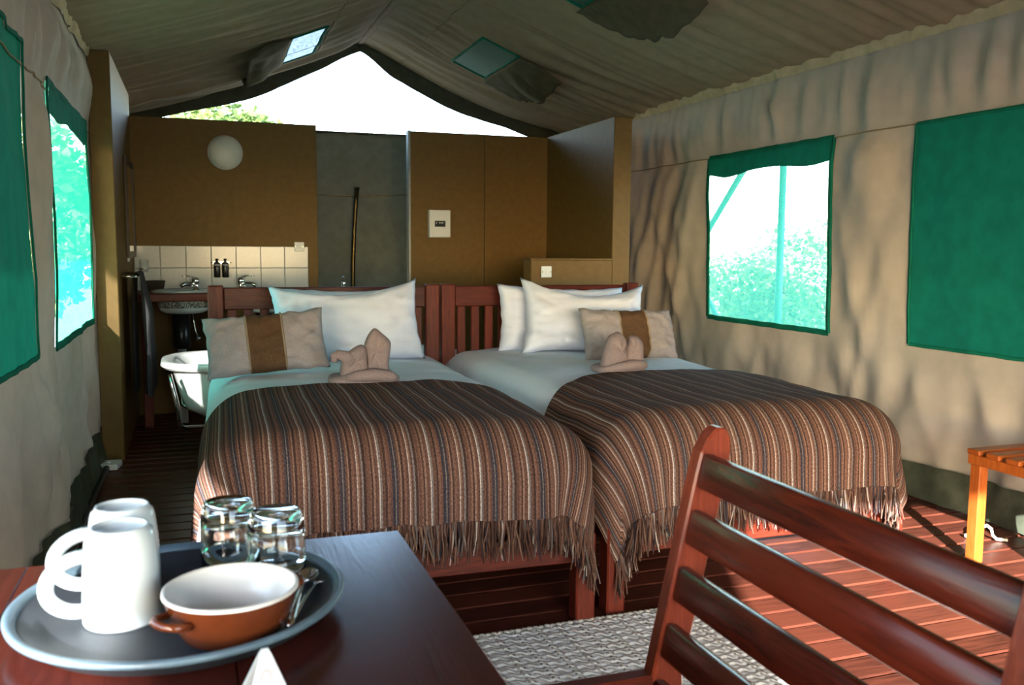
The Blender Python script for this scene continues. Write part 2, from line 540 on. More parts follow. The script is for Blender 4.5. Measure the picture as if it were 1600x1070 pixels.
# ------------------------------------------------------------------ side walls
for side, nm in (('L', 'wall_left'), ('R', 'wall_right')):
    ym = [v for wd in WIN[side] for v in wd[:2]]
    zm = [v for wd in WIN[side] for v in wd[2:]]+[SEAM]
    ys = coords(YF, YB, .028, ym); zs = coords(0., ZE+.01, .035, zm)
    def hole(yy, zz, side=side):
        return any(a < yy < b and c < zz < e for a, b, c, e in WIN[side])
    wl = sheet(lambda a, b, side=side: (wall_x(side, a, b), a, b), ys, zs, hole).build(nm, CANVAS, smooth=True)
    struct(wl, 'beige canvas tent wall with gathered folds')
    sg = -1 if side == 'R' else 1
    # seam cord, dark skirting strip, eave webbing
    MB().tube([(wall_x(side, a, SEAM)+sg*.004, a, SEAM+.004*nz(a*4, 3)) for a in coords(YF, YB, .04, [])], .0035, 5).build('seam_cord', mat_cloth('seam_thread', (.30, .23, .13)) if side == 'L' else bpy.data.materials['seam_thread'], wl, smooth=True)
    def skf(a, t, side=side, sg=sg):
        zz = .008+t*(.150+.012*nz(a*2.5, 8))
        return (wall_x(side, a, zz)+sg*(.012+.020*(1-t)+.020*(.5+nz(a*9, t*2, 4))*(1-t*.8)), a, zz)
    sheet(skf, coords(YF, YB, .03, []), lin(0, 1, 6)).build('skirting_strip', SKIRT, wl, smooth=True)
    def evf(a, t, side=side, sg=sg):
        return (wall_x(side, a, ZE-.01)+sg*(.012+.012*t), a, ZE-.028+t*.050+(.010*nz(a*14, 2)+.008*nz(a*5, 6))*t)
    sheet(evf, coords(YF, YB, .03, []), [0, .5, 1]).build('eave_webbing', HEMC, wl, smooth=True)

def window(name, side, idx, label, pane_mat, pane_name, hem=.028, valance=False):
    a, b, c, e = WIN[side][idx]
    sg = -1 if side == 'R' else 1
    root = sroot(name, label)
    ys = coords(a, b, .04, []); zs = coords(c, e, .04, [])
    def pf(yy, zz):
        return (wall_x(side, yy, zz)+sg*.004*nz(yy*9, zz*9, 1), yy, zz)
    if pane_mat: sheet(pf, ys, zs).build(pane_name, pane_mat, root, smooth=True)
    mb = MB()
    def strip(p0, p1, n=24):
        (y0, z0), (y1, z1) = p0, p1
        d = Vector((y1-y0, z1-z0)).normalized(); nn = Vector((-d.y, d.x))*hem/2
        vs_, fs = [], []
        for i in range(n+1):
            t = i/n; yy, zz = y0+(y1-y0)*t, z0+(z1-z0)*t
            wv = .004*nz(yy*12, zz*12, 5)
            for q, off in ((-1, .004), (1, .004), (1, .009), (-1, .009)):
                y_, z_ = yy+nn.x*q+wv, zz+nn.y*q+wv
                vs_.append((wall_x(side, yy, zz)+sg*off, y_, z_))
        for i in range(n):
            for q in range(4):
                fs.append((i*4+q, i*4+(q+1) % 4, i*4+4+(q+1) % 4, i*4+4+q))
        mb.add(vs_, fs)
    strip((a, c), (b, c)); strip((a, e), (b, e)); strip((a, c), (a, e)); strip((b, c), (b, e))
    mb.build('binding', GREENH, root, smooth=True)
    if valance:
        def vf(yy, t):
            bot = .105+.012*math.sin((yy-a)*9)+.014*nz(yy*5, 3)
            return (wall_x(side, yy, e-.05)+sg*(.012+.012*t*nz(yy*7, t)), yy, e-t*bot*(.5 if idx == 2 else 1))
        sheet(vf, coords(a, b, .03, []), lin(0, 1, 6)).build('rolled_valance', GREEN, root, smooth=True)
    return root
window('window_1', 'R', 0, 'green insect screen window with a rolled green valance, bushes behind', MESH, 'screen', valance=True)
window('window_2', 'R', 1, 'closed green cloth window above the luggage rack', GREEN, 'closed_flap', hem=.014)
window('window_3', 'L', 0, 'sunlit green insect screen window beside the ochre partition', MESHL, 'screen', valance=True)
window('window_4', 'L', 1, 'dark closed green cloth window at the picture edge', GREEN, 'closed_flap', hem=.014)
window('window_5', 'L', 2, 'unseen open window beside the table under a rolled green valance, added to let sun in', None, 'screen', valance=True)  # unseen opening, placed and sized so sun reaches the tray and blanket
window('window_6', 'R', 2, 'unseen green cloth window near the tent entrance, closed to dim the left wall', GREEN, 'closed_flap')  # out of view, shut to keep sky light off the opposite wall

# ------------------------------------------------------------------ ceiling
VENTS = [('R', 1.71, 1.95, 5.45, 6.15), ('R', 1.66, 1.90, 3.62, 4.36), ('L', .58, .80, 5.70, 6.45)]
def ceil_pt(side, s_, y):
    """s_ 0 at the ridge, 1 at the eave"""
    xe = XR if side == 'R' else XL
    x = XM+(xe-XM)*s_
    z = ZR+(ZE-ZR)*s_
    k = 2.1 if side == 'R' else 8.4
    z -= .055*math.sin(PI*s_)*(.6+.5*sstep(4, 6.9, y))
    yy = y+.10*s_
    am = 1.1+1.2*sstep(4.6, 6.4, y)
    am *= sstep(-.02, .12, s_)
    o = .014*nz(yy*3.2, s_*.6, k)+.013*(1-3*abs(nz(yy*5+s_*.4, s_*.9, k+4)))+.008*(1-3*abs(nz(yy*11-s_*.6, s_*1.2, k+6)))
    for (sd_, x0, x1, y0, y1) in VENTS:
        if sd_ == side:
            d = math.hypot(max(x0-x, 0, x-x1), max(y0-y, 0, y-y1))
            am *= .25+.75*sstep(0, .15, d)
    return Vector((x, y, z+o*am))
def ceil_s(side, x):
    return (x-XM)/((XR if side == 'R' else XL)-XM)
ceil = sroot('ceiling', 'khaki canvas tent lining sloping down from the ridge')
for side in 'LR':
    sm = [ceil_s(side, v) for vn in VENTS if vn[0] == side for v in vn[1:3]]
    ym = [v for vn in VENTS if vn[0] == side for v in vn[3:]]
    def hole(y_, s_, side=side):
        x = XM+((XR if side == 'R' else XL)-XM)*s_
        return any(vn[0] == side and vn[1] < x < vn[2] and vn[3] < y_ < vn[4] for vn in VENTS)
    sheet(lambda y_, s_, side=side: ceil_pt(side, s_, y_), coords(YF-.2, YB, .022, ym), coords(0, 1.0, .03, sm), hole).build('roof_slope', CEIL, ceil, smooth=True)
MB().tube([(XM, y_, ZR-.012+.004*nz(y_*3, 1)) for y_ in coords(YF-.2, YB, .08, [])], .022, 8, flat=.45).build('ridge_tape', CEIL, ceil, smooth=True)
# seams across the lining
for side, s_ in (('R', .18), ('L', .22)):
    MB().tube([ceil_pt(side, s_, y_)-Vector((0, 0, .003)) for y_ in coords(YF, YB, .04, [])], .003, 5).build('lining_seam', bpy.data.materials['seam_thread'], ceil, smooth=True)
# dark valance that edges the rear gable opening
def gval(side):
    pts = [(0, .075), (.16, .150), (.4, .165), (.75, .145), (1.0, .10)] if side == 'R' else [(0, .075), (.2, .115), (.4, .14), (.8, .075), (1.0, .06)]
    def f(s_, t):
        for (a, d0), (b, d1) in zip(pts[:-1], pts[1:]):
            if a <= s_ <= b:
                dr = d0+(d1-d0)*sstep(a, b, s_); break
        p = ceil_pt(side, s_, YB)
        return (p.x, YB+.012*nz(s_*14, t*2, 4)-.02*t, p.z+.005-t*dr)
    return f
for side in 'LR':
    sheet(gval(side), lin(0, 1, 60), lin(0, 1, 5)).build('gable_valance', DARKC, ceil, smooth=True, thick=.004)
# roof vents with a hanging flap
for n_, (side, x0, x1, y0, y1) in enumerate(VENTS):
    root = sroot('window_%d' % (7+n_), ['green roof vent with a sagging dark flap', 'roof vent nearest the tent entrance', 'pale glowing roof vent with a drooping dark flap'][n_])
    s0, s1 = ceil_s(side, x0), ceil_s(side, x1)
    sheet(lambda y_, s_: ceil_pt(side, s_, y_)-Vector((0, 0, .002)), lin(y0, y1, 14), lin(min(s0, s1), max(s0, s1), 6)).build('screen', MESHD if side == 'R' else MESHV, root, smooth=True)
    mb = MB()
    for (pa, pb) in (((s0, y0), (s1, y0)), ((s1, y0), (s1, y1)), ((s1, y1), (s0, y1)), ((s0, y1), (s0, y0))):
        mb.tube([ceil_pt(side, pa[0]+(pb[0]-pa[0])*t, pa[1]+(pb[1]-pa[1])*t)-Vector((0, 0, .006)) for t in lin(0, 1, 10)], .011, 6, flat=.5)
    mb.build('binding', GREENH, root, smooth=True)
    so = max(s0, s1); wd = abs(s1-s0)*1.15
    def ff(u, v):
        p = ceil_pt(side, so+wd*u, y0-.03+(y1-y0+.10)*v)
        sag = .075*math.sin(PI*v)*u + .05*u*u*(1-v) + .012*nz(u*4, v*7, n_+3)
        return (p.x, p.y, p.z-.012-sag-.03*math.sin(PI*v)*math.sin(PI*u))
    MB().grid(ff, 14, 22).build('flap', FLAPC, root, smooth=True, thick=.004)

# outer fly sheet with its overhanging eaves
fly = sroot('outer_roof', 'outer canvas fly sheet stretched over the tent')
for xe, ze in ((-1.47, 1.90), (3.86, 1.82)):
    def ffn(u, v, xe=xe, ze=ze):
        yy = -2.6+(YB+.45+2.6)*v
        return (XM+(xe-XM)*u, yy, 2.90+(ze-2.90)*u-.05*math.sin(PI*u)-.06*u*u*math.exp(-((yy+1.1)/.8)**2)+.058*u*sstep(-1.4, -2.2, yy))  # eave dip and front lift shaped to place the sun patches inside
    MB().grid(ffn, 14, 40).build('fly_slope', FLY, fly, smooth=True, thick=.006)

# ------------------------------------------------------------------ front of the tent (behind the camera), open doorway
fr = sroot('wall_front', 'unseen canvas tent front with an open doorway sized to shape the sunlight')
def frontz(x):
    return ZR+(ZE-ZR)*abs(x-XM)/(XR-XM)
DX0, DX1, DZ = .10, 1.60, 1.57  # opening and low header set so sun lands on the floor, not the beds
def fpanel(x0, x1, zf0, zf1, name='canvas_panel'):
    def f(u, v):
        x = x0+(x1-x0)*u; za, zb = zf0(x), zf1(x)
        return (x, YF+.02*nz(x*6, v*1.2, 6), za+(zb-za)*v)
    MB().grid(f, 24, 16).build(name, CANVAS, fr, smooth=True, thick=.003)
fpanel(XL, DX0, lambda x: 0, frontz)
fpanel(DX1, XR, lambda x: 0, frontz)
fpanel(DX0, DX1, lambda x: DZ, frontz)

# ------------------------------------------------------------------ rear canvas, partitions
rc = sheet(lambda x, z: (x, YB+.015*nz(x*5, z*1.2, 2)-.01*nz(x*11+z, z*2, 5), z), coords(XL, XR, .04, []), coords(0, 1.91, .05, [])).build('wall_rear', OLIVE, smooth=True)
struct(rc, 'olive canvas rear wall behind the shower')
MB().tube([(x, YB-.012, 1.47-.05*math.sin(PI*(x-.6)/1.0)*(.6 if .6 < x < 1.6 else 0)) for x in lin(.5, 1.7, 40)], .004, 5).build('seam_cord', bpy.data.materials['seam_thread'], rc, smooth=True)
MB().tube([(x, YB+.01, 1.912) for x in lin(XL, XR, 30)], .012, 6).build('top_hem', DARKC, rc, smooth=True)

BY = 6.0
wbl = struct(box('wall_back_left', BOARD, (-.365, .756, BY, BY+.06, 0, 1.842), bevel=.003), 'ochre board wall behind the basins')
wbr = sroot('wall_back_right', 'ochre board wall carrying the white breaker box')
box('board_panel', BOARD, (1.376, 1.898, BY, BY+.06, 0, 1.836), wbr, .002)
box('board_panel', BOARD, (1.901, 2.46, BY, BY+.06, 0, 1.836), wbr, .002)
box('edge_strip', mat_plain('grey_edge_strip', (.36, .38, .36), .5), (1.362, 1.377, BY-.004, BY+.064, 0, 1.84), wbr, .002)
wpl = struct(box('wall_partition_left', BOARD, (-.463, -.362, 4.75, BY+.06, 0, 1.975), bevel=.004), 'ochre partition end beside the sunlit window')
wpr = sroot('wall_partition_right', 'ochre partition and low ledge wall behind the bed')
box('tall_panel', BOARD, (2.365, 2.483, 4.92, BY+.06, 0, 1.84), wpr, .004)
box('low_panel', BOARD, (1.845, 2.365, 4.92, 5.05, 0, .99), wpr, .003)
box('ledge_cap', BOARD, (1.838, 2.364, 4.912, 5.058, .99, 1.002), wpr, .003)

# tiles on the splashback
box('grout_bed', mat_plain('grout', (.30, .32, .32), .8), (-.362, .690, BY-.006, BY-.0002, .784, 1.058), wbl, 0)
tm = None
xs = [.69-.1505*i for i in range(7)]
for r_ in range(2):
    z1 = 1.058-r_*.138
    for x1 in xs:
        if tm is None:
            o = MB().box(-.1485, 0, -.008, 0, -.136, 0).build('tile', TILEM, wbl, bevel=.0025)
            tm = o.data
        else:
            o = link('tile', tm, wbl)
        o.location = (x1, BY-.0005, z1)

# ------------------------------------------------------------------ beds
BW = 1.055           # outer width
BL = 1.985           # outer length, local y 0 at the foot
BEDS = [((.517, 2.255, 0), math.radians(-1.55), 'A'), ((1.622, 2.262, 0), math.radians(-.6), 'B')]

def bed_frame(loc, rz, label):
    t = thing('single_bed', label, 'bed', loc, rz, 'twin slatted beds')
    h = BW/2
    hb = MB()
    hb.box(-h+.068, h-.068, BL-.045, BL-.012, .776, .874)
    hb.box(-h+.068, h-.068, BL-.045, BL-.012, .34, .43)
    hb = hb.build('headboard', MAHOG, t, bevel=.004)
    for sx in (-1, 1):
        x0 = sx*h; x1 = sx*(h-.068)
        MB().box(min(x0, x1), max(x0, x1), BL-.055, BL, 0, .884).build('head_post', MAHOGZ, hb, bevel=.006, seg=2)
        x1 = sx*(h-.058)
        MB().box(min(x0, x1), max(x0, x1), 0, .06, 0, .262).build('leg', MAHOGZ, t, bevel=.005)
        MB().box(min(x0-sx*.012, x0-sx*.040), max(x0-sx*.012, x0-sx*.040), .06, BL-.055, .20, .30).build('side_rail', MAHOGY, t, bevel=.004)
    MB().box(-h+.058, h-.058, .014, .044, .175, .262).build('foot_rail', MAHOG, t, bevel=.004)
    n = 13; sp = (BW-.136)/n
    me = None
    for i in range(n):
        x = -h+.068+sp*(i+.5)
        if me is None:
            o = MB().box(-.021, .021, -.009, .009, .43, .776).build('headboard_slat', MAHOGZ, hb, bevel=.003); me = o.data
        else:
            o = link('headboard_slat', me, hb)
        o.location = (x, BL-.028, 0)
    MB().box(-h+.04, h-.04, .05, BL-.06, .285, .298).build('base_board', MAHOGY, t, bevel=0)
    return t
b1 = bed_frame(*BEDS[0][:2], 'dark red slatted wooden bed nearer the bathtub, with its headboard')
b2 = bed_frame(*BEDS[1][:2], 'dark red slatted wooden bed nearer the screened window, with its headboard')

def bed_mtx(i):
    return Matrix.Translation(BEDS[i][0]) @ Matrix.Rotation(BEDS[i][1], 4, 'Z')

for i, lb in ((0, 'white mattress under the bedding of the bed near the bathtub'), (1, 'white mattress under the bedding of the bed near the window')):
    mt = MB().box(-BW/2+.05, BW/2-.05, .075, BL-.065, .299, .535).build('mattress', LINEN, bevel=.03, seg=3, smooth=True)
    mt.matrix_world = bed_mtx(i); tag(mt, lb, 'mattress', 'bed mattresses')

def drape(a, b, hl, hr, R, topf, seed, flare=.06, foldamp=.02, tuck=(0, 0)):
    """cloth laid over a bed: a across, b along (b<0 hangs over the foot); hl/hr flat half widths"""
    W2 = hl if a < 0 else hr
    sx = -1 if a < 0 else 1
    ex, ey = max(0, abs(a)-W2), max(0, -b)
    r = math.hypot(ex, ey)
    ca, cb = max(-hl, min(hr, a)), max(0, b)
    z0 = topf(ca, cb)
    if r < 1e-6: return Vector((ca, cb, z0))
    dx, dy = ex/r*sx, -ey/r
    q = r/R
    if q < PI/2: o, d = R*math.sin(q), R*(1-math.cos(q))
    else:
        rest = r-R*PI/2
        o, d = R+flare*rest, R+rest
    fold = 0
    if d > R*.5:
        pc = a*1. if ey > ex else b*1.
        fold = foldamp*sstep(R*.5, R+.25, d)*(nz(pc*5, seed, d*1.5)+.6*nz(pc*12, seed+3, d*2))
        if ex > 0 and ey > 0:   # gathered corner
            ang = math.atan2(ey, ex)
            fold += .030*sstep(R*.6, R+.2, d)*math.sin(ang*6+seed)
    o += fold
    tk = tuck[0] if sx < 0 else tuck[1]
    if tk and ex > 0:
        o = o*(1-abs(dx)) + min(o, tk)*abs(dx)
    return Vector((ca+dx*o, cb+dy*o, z0-d))

def cloth(name, mat, fn, a0, a1, b0, b1, na, nb, mtx, uv=True):
    mb = MB().grid(lambda u, v: fn(a0+(a1-a0)*u, v), na, nb, uvfn=lambda u, v: (a0+(a1-a0)*u, v*1.2))
    o = mb.build(name, mat, smooth=True, uv=uv)
    o.matrix_world = mtx
    return o

def duvet(i, lab, hl, hr, al, ar, tuck):
    R = .155
    def top(a, b):
        cr = 1-abs(a/(BW/2))**3
        return .552+.026*cr+.007*nz(a*4, b*3, i)+.004*nz(a*11, b*9, i+2)-.012*sstep(1.6, 1.9, b)
    def fn(a, v):
        b = -.22+(BL-.17+.22)*v
        return drape(a, b, hl, hr, R, top, 5+i, .03, .012, tuck)+Vector((0, .125, 0))
    o = cloth('duvet', LINEN, fn, -al, ar, 0, 1, 90, 100, bed_mtx(i))
    tag(o, lab, 'duvet', 'white duvets')
duvet(0, 'smooth white duvet on the bed nearer the bathtub', BW/2-.150, BW/2-.145, BW/2+.20, BW/2+.06, (0, .150))
duvet(1, 'smooth white duvet on the bed nearer the screened window', BW/2-.145, BW/2-.150, BW/2+.06, BW/2+.18, (.150, 0))

def blanket(i, lab, hl, hr, al, ar, tuck, drop, top_y, skew):
    R = .17
    def top(a, b):
        cr = 1-abs(a/(BW/2))**3
        return .562+.030*cr+.007*nz(a*4, b*3, i)+.004*nz(a*10, b*8, i+2)
    def bmax(a): return top_y-skew(a)
    def bmin(a): return -(drop+.012*nz(a*3, i)+.006*nz(a*11, i))
    def fn(a, v):
        b = bmin(a)+(bmax(a)-bmin(a))*v
        return drape(a, b, hl, hr, R, top, 9+3*i, .07, .020, tuck)+Vector((0, .105, 0))
    t = cloth('blanket', BLANKET, fn, -al, ar, 0, 1, 150, 90, bed_mtx(i))
    tag(t, lab, 'blanket', 'brown striped bed runners')
    # knotted fringe along the hem
    mb = MB(); rnd = random.Random(3+i)
    hem = []
    n = 150
    for k in range(n):
        a = -al+(al+ar)*(k+.5)/n
        p = fn(a, 0); q = fn(a, .03)
        hem.append((a, p, (p-q).normalized(), p))
    for (a, p, d, _) in hem:
        if p.z < .08: continue
        for s_ in range(5):
            ln = rnd.uniform(.060, .115)
            q = p+Vector((rnd.uniform(-.004, .004), rnd.uniform(-.004, .004), .002))
            pts = [q]
            dr = (d*.5+Vector((rnd.uniform(-.22, .22), rnd.uniform(-.18, .10), -1))).normalized()
            for m_ in range(4):
                dr = (dr+Vector((rnd.uniform(-.16, .16), rnd.uniform(-.12, .10), -.15))).normalized()
                pts.append(pts[-1]+dr*ln/4)
            o = len(mb.v)
            mb.tube(pts, [.0034, .0028, .0026, .0023, .0017], 4, cap=False)
            ua = a+rnd.uniform(-.03, .03)
            for z_ in range(o, len(mb.v)): mb.uv[z_] = (ua, rnd.random())
    fo = mb.build('fringe', BLANKET, t, smooth=True, uv=True)
    fo['kind'] = 'stuff'
    return t
blanket(0, 'brown striped wool blanket with fringe on the bed near the tray', BW/2-.155, BW/2-.150, BW/2+.24, BW/2+.18, (0, .176), .34, .73, lambda a: .10*sstep(.25, .75, -a)+.20*sstep(.2, .6, a))
blanket(1, 'brown striped wool blanket with fringe on the bed behind the slatted chair', BW/2-.150, BW/2-.158, BW/2+.24, BW/2+.20, (.176, 0), .35, .71, lambda a: .30*sstep(.15, .62, -a)+.05*sstep(.2, .6, a))

# ------------------------------------------------------------------ pillows and cushions
def pillow_pt(u, v, side, w_, h_, t_, pinch, seed):
    """u, v in -1..1; local x across, z up, y depth"""
    x = u*w_/2*(1-pinch*(1-abs(v)**2)*abs(u)**3)
    z = v*h_/2*(1-pinch*(1-abs(u)**2)*abs(v)**3*w_/h_)
    z += .008*nz(u*4, v*2, seed+7)*abs(v)**3; x += .006*nz(u*2, v*4, seed+9)*abs(u)**3
    d = max(0, (1-u**4))**.7*max(0, (1-v**4))**.7
    edge = max(abs(u), abs(v))
    wr = .014*nz(u*3, v*3, seed)+.020*nz(u*7, v*6, seed+1)*sstep(.2, .95, edge)+.008*nz(u*16, v*12, seed+2)*sstep(.5, .9, edge)
    y = side*(t_/2*d**.8)+(wr*d**.5)*(1 if side < 0 else .5)
    return Vector((x, y, z))

def pillow(name, mat, w_, h_, t_, loc, rx, rz, ry, lab, cat, grp, pinch=.06, seed=1, sag=0):
    mb = MB()
    def f(side):
        def g(u, v):
            p = pillow_pt(2*u-1, 2*v-1, side, w_, h_, t_, pinch, seed)
            p.z -= sag*(1-(2*u-1)**2)*(v**2)
            return p
        return g
    mb.grid(f(-1), 36, 28); mb.grid(f(1), 36, 28)
    bm = mb.build(name, mat, smooth=True)
    bm.matrix_world = Matrix.Translation(loc) @ Matrix.Rotation(rz, 4, 'Z') @ Matrix.Rotation(rx, 4, 'X') @ Matrix.Rotation(ry, 4, 'Y')
    if lab: tag(bm, lab, cat, grp)
    return bm

R_ = math.radians
# back pillows (standing nearly upright against the headboard), then front pillows
pillow('pillow', PILLOWC, .60, .33, .13, (.60, 4.04, .716), R_(-12), R_(-1), R_(1), 'white pillow peeking out behind the large pillow near the bathtub', 'pillow', 'white bed pillows', seed=2)
pillow('pillow', PILLOWC, .645, .375, .18, (.612, 3.885, .735), R_(-20), R_(-2), R_(-2.6), 'large white pillow on the bed nearer the bathtub', 'pillow', 'white bed pillows', .07, 5, sag=.05)
pillow('pillow', PILLOWC, .66, .33, .13, (1.685, 4.06, .715), R_(-10), R_(-1), R_(2), 'white pillow half hidden behind the large pillow near the window', 'pillow', 'white bed pillows', seed=8)
pillow('pillow', PILLOWC, .625, .365, .18, (1.735, 3.90, .733), R_(-19), R_(-3), R_(3.4), 'large white pillow on the bed nearer the screened window', 'pillow', 'white bed pillows', .08, 11, sag=.06)

def cushion(loc, rx, rz, ry, w_, h_, t_, lab, seed):
    root = thing('cushion', lab, 'cushion', loc, rz, 'taupe scatter cushions')
    m3 = Matrix.Rotation(rx, 4, 'X') @ Matrix.Rotation(ry, 4, 'Y')
    bl, br = -.30, .28
    def part(u0, u1, nm, mat, off=0, n=16):
        mb = MB()
        for side in (-1, 1):
            def g(u, v):
                p = pillow_pt(u0+(u1-u0)*u, 2*v-1, side, w_, h_, t_+off, .05, seed)
                return m3 @ p
            mb.grid(g, n, 26)
        return mb.build(nm, mat, root, smooth=True)
    part(-1, bl, 'end_panel', CUSH); part(br, 1, 'end_panel', CUSH)
    cb = part(bl, br, 'centre_band', CUSHB)
    for ub in (bl, br):
        pts = [m3 @ pillow_pt(ub, v, -1, w_, h_, t_+.004, .05, seed) for v in lin(-.97, .97, 24)]
        MB().tube(pts, .004, 6).build('piping', PIPING, cb, smooth=True)
cushion((.242, 3.50, .694), R_(-24), R_(-4), R_(-5.5), .45, .245, .13, 'taupe cushion with a brown band leaning on the large pillow near the bathtub', 4)
cushion((1.822, 3.60, .675), R_(-24), R_(3), R_(2.5), .47, .245, .13, 'taupe cushion with a brown band leaning beside the tent wall', 14)

# ------------------------------------------------------------------ folded towel figures
def blob(mb, outline, t_, mtx, rings=7, cen=None):
    n = len(outline)
    c = cen or (sum(p[0] for p in outline)/n, sum(p[1] for p in outline)/n)
    # smooth outline
    pts = []
    for i in range(n):
        p0, p1, p2, p3 = outline[i-1], outline[i], outline[(i+1) % n], outline[(i+2) % n]
        for q in range(5):
            t = q/5
            f = lambda a, b, c_, d: .5*((2*b)+(-a+c_)*t+(2*a-5*b+4*c_-d)*t*t+(-a+3*b-3*c_+d)*t**3)
            pts.append((f(p0[0], p1[0], p2[0], p3[0]), f(p0[1], p1[1], p2[1], p3[1])))
    N = len(pts)
    for side in (-1, 1):
        vs_, fs = [], []
        for r_ in range(rings+1):
            s_ = 1-r_/rings
            for (x, z) in pts:
                d = t_/2*math.sqrt(max(0, 1-s_**2.6))
                wr = .009*nz(x*22, z*22, side)+.004*nz(x*60, z*45, side)
                vs_.append(mtx @ Vector((c[0]+(x-c[0])*s_, side*d+wr*(1-s_)*s_*3, c[1]+(z-c[1])*s_)))
        for r_ in range(rings):
            for i in range(N):
                fs.append((r_*N+i, r_*N+(i+1) % N, (r_+1)*N+(i+1) % N, (r_+1)*N+i))
        mb.add(vs_, fs)

def fold_base(root, w_, d_, name='folded_base', mtx=Matrix.Identity(4)):
    mb = MB()
    def f(u, v):
        a = 2*PI*u
        k = 1-.0*v
        ca, sa = math.cos(a), math.sin(a)
        e = .55
        x = w_/2*math.copysign(abs(ca)**e, ca); y_ = d_/2*math.copysign(abs(sa)**e, sa)
        prof = [(.0, 0), (1., .002), (1.03, .012), (1., .022), (.9, .028), (0, .032)]
        i = min(4, int(v*5)); t = v*5-i
        r0 = prof[i][0]*(1-t)+prof[i+1][0]*t; z = prof[i][1]*(1-t)+prof[i+1][1]*t
        return mtx @ Vector((x*r0, y_*r0, z+.004*nz(x*20*r0, y_*20*r0)*(v > .5)))
    mb.grid(f, 40, 10, wrap_u=True)
    return mb.build(name, TOWEL, root, smooth=True)

T1 = thing('folded_towel', 'taupe towel folded into a figure with one tall pointed lobe', 'towel', (.545, 3.15, .583), R_(-8), 'towel figures on the beds')
fold_base(T1, .235, .15)
I4 = Matrix.Identity(4)
def lobe(root, nm, outline, t_, loc, rz, rx=0):
    mb = MB(); blob(mb, outline, t_, Matrix.Translation(loc) @ Matrix.Rotation(R_(rz), 4, 'Z') @ Matrix.Rotation(R_(rx), 4, 'X'))
    return mb.build(nm, TOWEL, root, smooth=True)
lobe(T1, 'tall_ear', [(-.040, .0), (.042, .0), (.041, .05), (.048, .10), (.047, .130), (.022, .155), (-.006, .176), (-.026, .160), (-.043, .125), (-.046, .09), (-.036, .05)], .060, (.052, .0, .015), -8)
lobe(T1, 'short_ear', [(-.044, .0), (.045, .0), (.046, .06), (.042, .108), (.020, .120), (-.012, .104), (-.030, .088), (-.046, .06)], .070, (-.028, -.020, .015), 10)
mb = MB(); mb.tube([(-.035, -.03, .075), (-.060, -.035, .096), (-.085, -.04, .104), (-.100, -.042, .098), (-.100, -.044, .086), (-.088, -.045, .084)], [.028, .022, .017, .013, .011, .008], 10)
mb.build('curled_trunk', TOWEL, T1, smooth=True)
mb = MB()
mb.tube([(-.075, -.055, .018), (-.02, -.068, .030), (.04, -.07, .034), (.095, -.062, .026), (.120, -.045, .016)], [.012, .020, .024, .022, .012], 10)
mb.build('rolled_foot', TOWEL, T1, smooth=True)
T2 = thing('folded_towel', 'taupe towel folded into a rounded two lobed figure beside the window side cushion', 'towel', (1.548, 3.15, .583), R_(4), 'towel figures on the beds')
fold_base(T2, .20, .14)
lobe(T2, 'large_lobe', [(-.055, .0), (.045, .0), (.050, .05), (.044, .10), (.028, .134), (.002, .142), (-.026, .122), (-.048, .08), (-.058, .03)], .085, (-.022, -.015, .014), 12)
lobe(T2, 'small_lobe', [(-.035, .0), (.045, .0), (.050, .05), (.046, .095), (.022, .122), (-.008, .125), (-.020, .09), (-.034, .05)], .07, (.052, -.012, .014), -16)
mb = MB()
mb.tube([(-.09, -.05, .016), (-.03, -.062, .024), (.03, -.064, .030), (.085, -.05, .026), (.105, -.03, .020)], [.010, .018, .022, .020, .012], 10)
mb.build('rolled_foot', TOWEL, T2, smooth=True)

# ------------------------------------------------------------------ rug
rug = thing('woven_rug', 'white and grey woven cotton rug on the deck before the beds', 'rug', (.98, 1.788, 0), R_(.9))
def rugf(u, v):
    x, y_ = -.56+1.09*u, -.45+.90*v
    eu = min(u, 1-u)*1.09; ev = min(v, 1-v)*.90
    e = sstep(0, .012, min(eu, ev))
    sx_ = .006*math.sin(x*2*PI/.034) if ev < .01 else 0
    sy_ = .004*math.sin(y_*2*PI/.04) if eu < .01 else 0
    return (x+sy_, y_+sx_, .002+.011*e+.0022*e*math.sin(x*2*PI/.031)+.0012*e*math.sin(y_*2*PI/.038))
MB().grid(rugf, 220, 150).build('woven_field', RUG, rug, smooth=True)
mb = MB()
n = 62
for k in range(n):
    x = -.555+1.08*(k+.5)/n
    mb.lathe([(0, .0), (.011, .003), (.012, .008), (.008, .013), (0, .0145)], 8, (x, .450+.003*nz(k*.9), 0))
o = mb.build('scalloped_edge', mat_cloth('rug_edge_cotton', (.62, .59, .50), 0, .1), rug, smooth=True)
o['kind'] = 'stuff'

# ------------------------------------------------------------------ table with the tray
TZ = .66
tab = thing('dark_table', 'dark glossy wooden table carrying the round tray', 'table', (-.09, .55, 0))
for q, (x0, x1) in enumerate(((-.348, -.12), (-.1195, .1155), (.116, .350))):
    MB().box(x0, x1, -.75, .672, TZ-.030, TZ).build('top_plank', TABLEW, tab, bevel=.0012)
for sx in (-.31, .27):
    for sy in (-.70, .585):
        MB().box(sx, sx+.05, sy, sy+.05, 0, TZ-.030).build('leg', MAHOGZ, tab, bevel=.004)
for (x0, x1, y0, y1) in ((-.30, .31, .60, .622), (-.30, .31, -.70, -.678), (-.30, -.278, -.68, .60), (.288, .31, -.68, .60)):
    MB().box(x0, x1, y0, y1, TZ-.11, TZ-.030).build('apron', MAHOG, tab, bevel=.002)

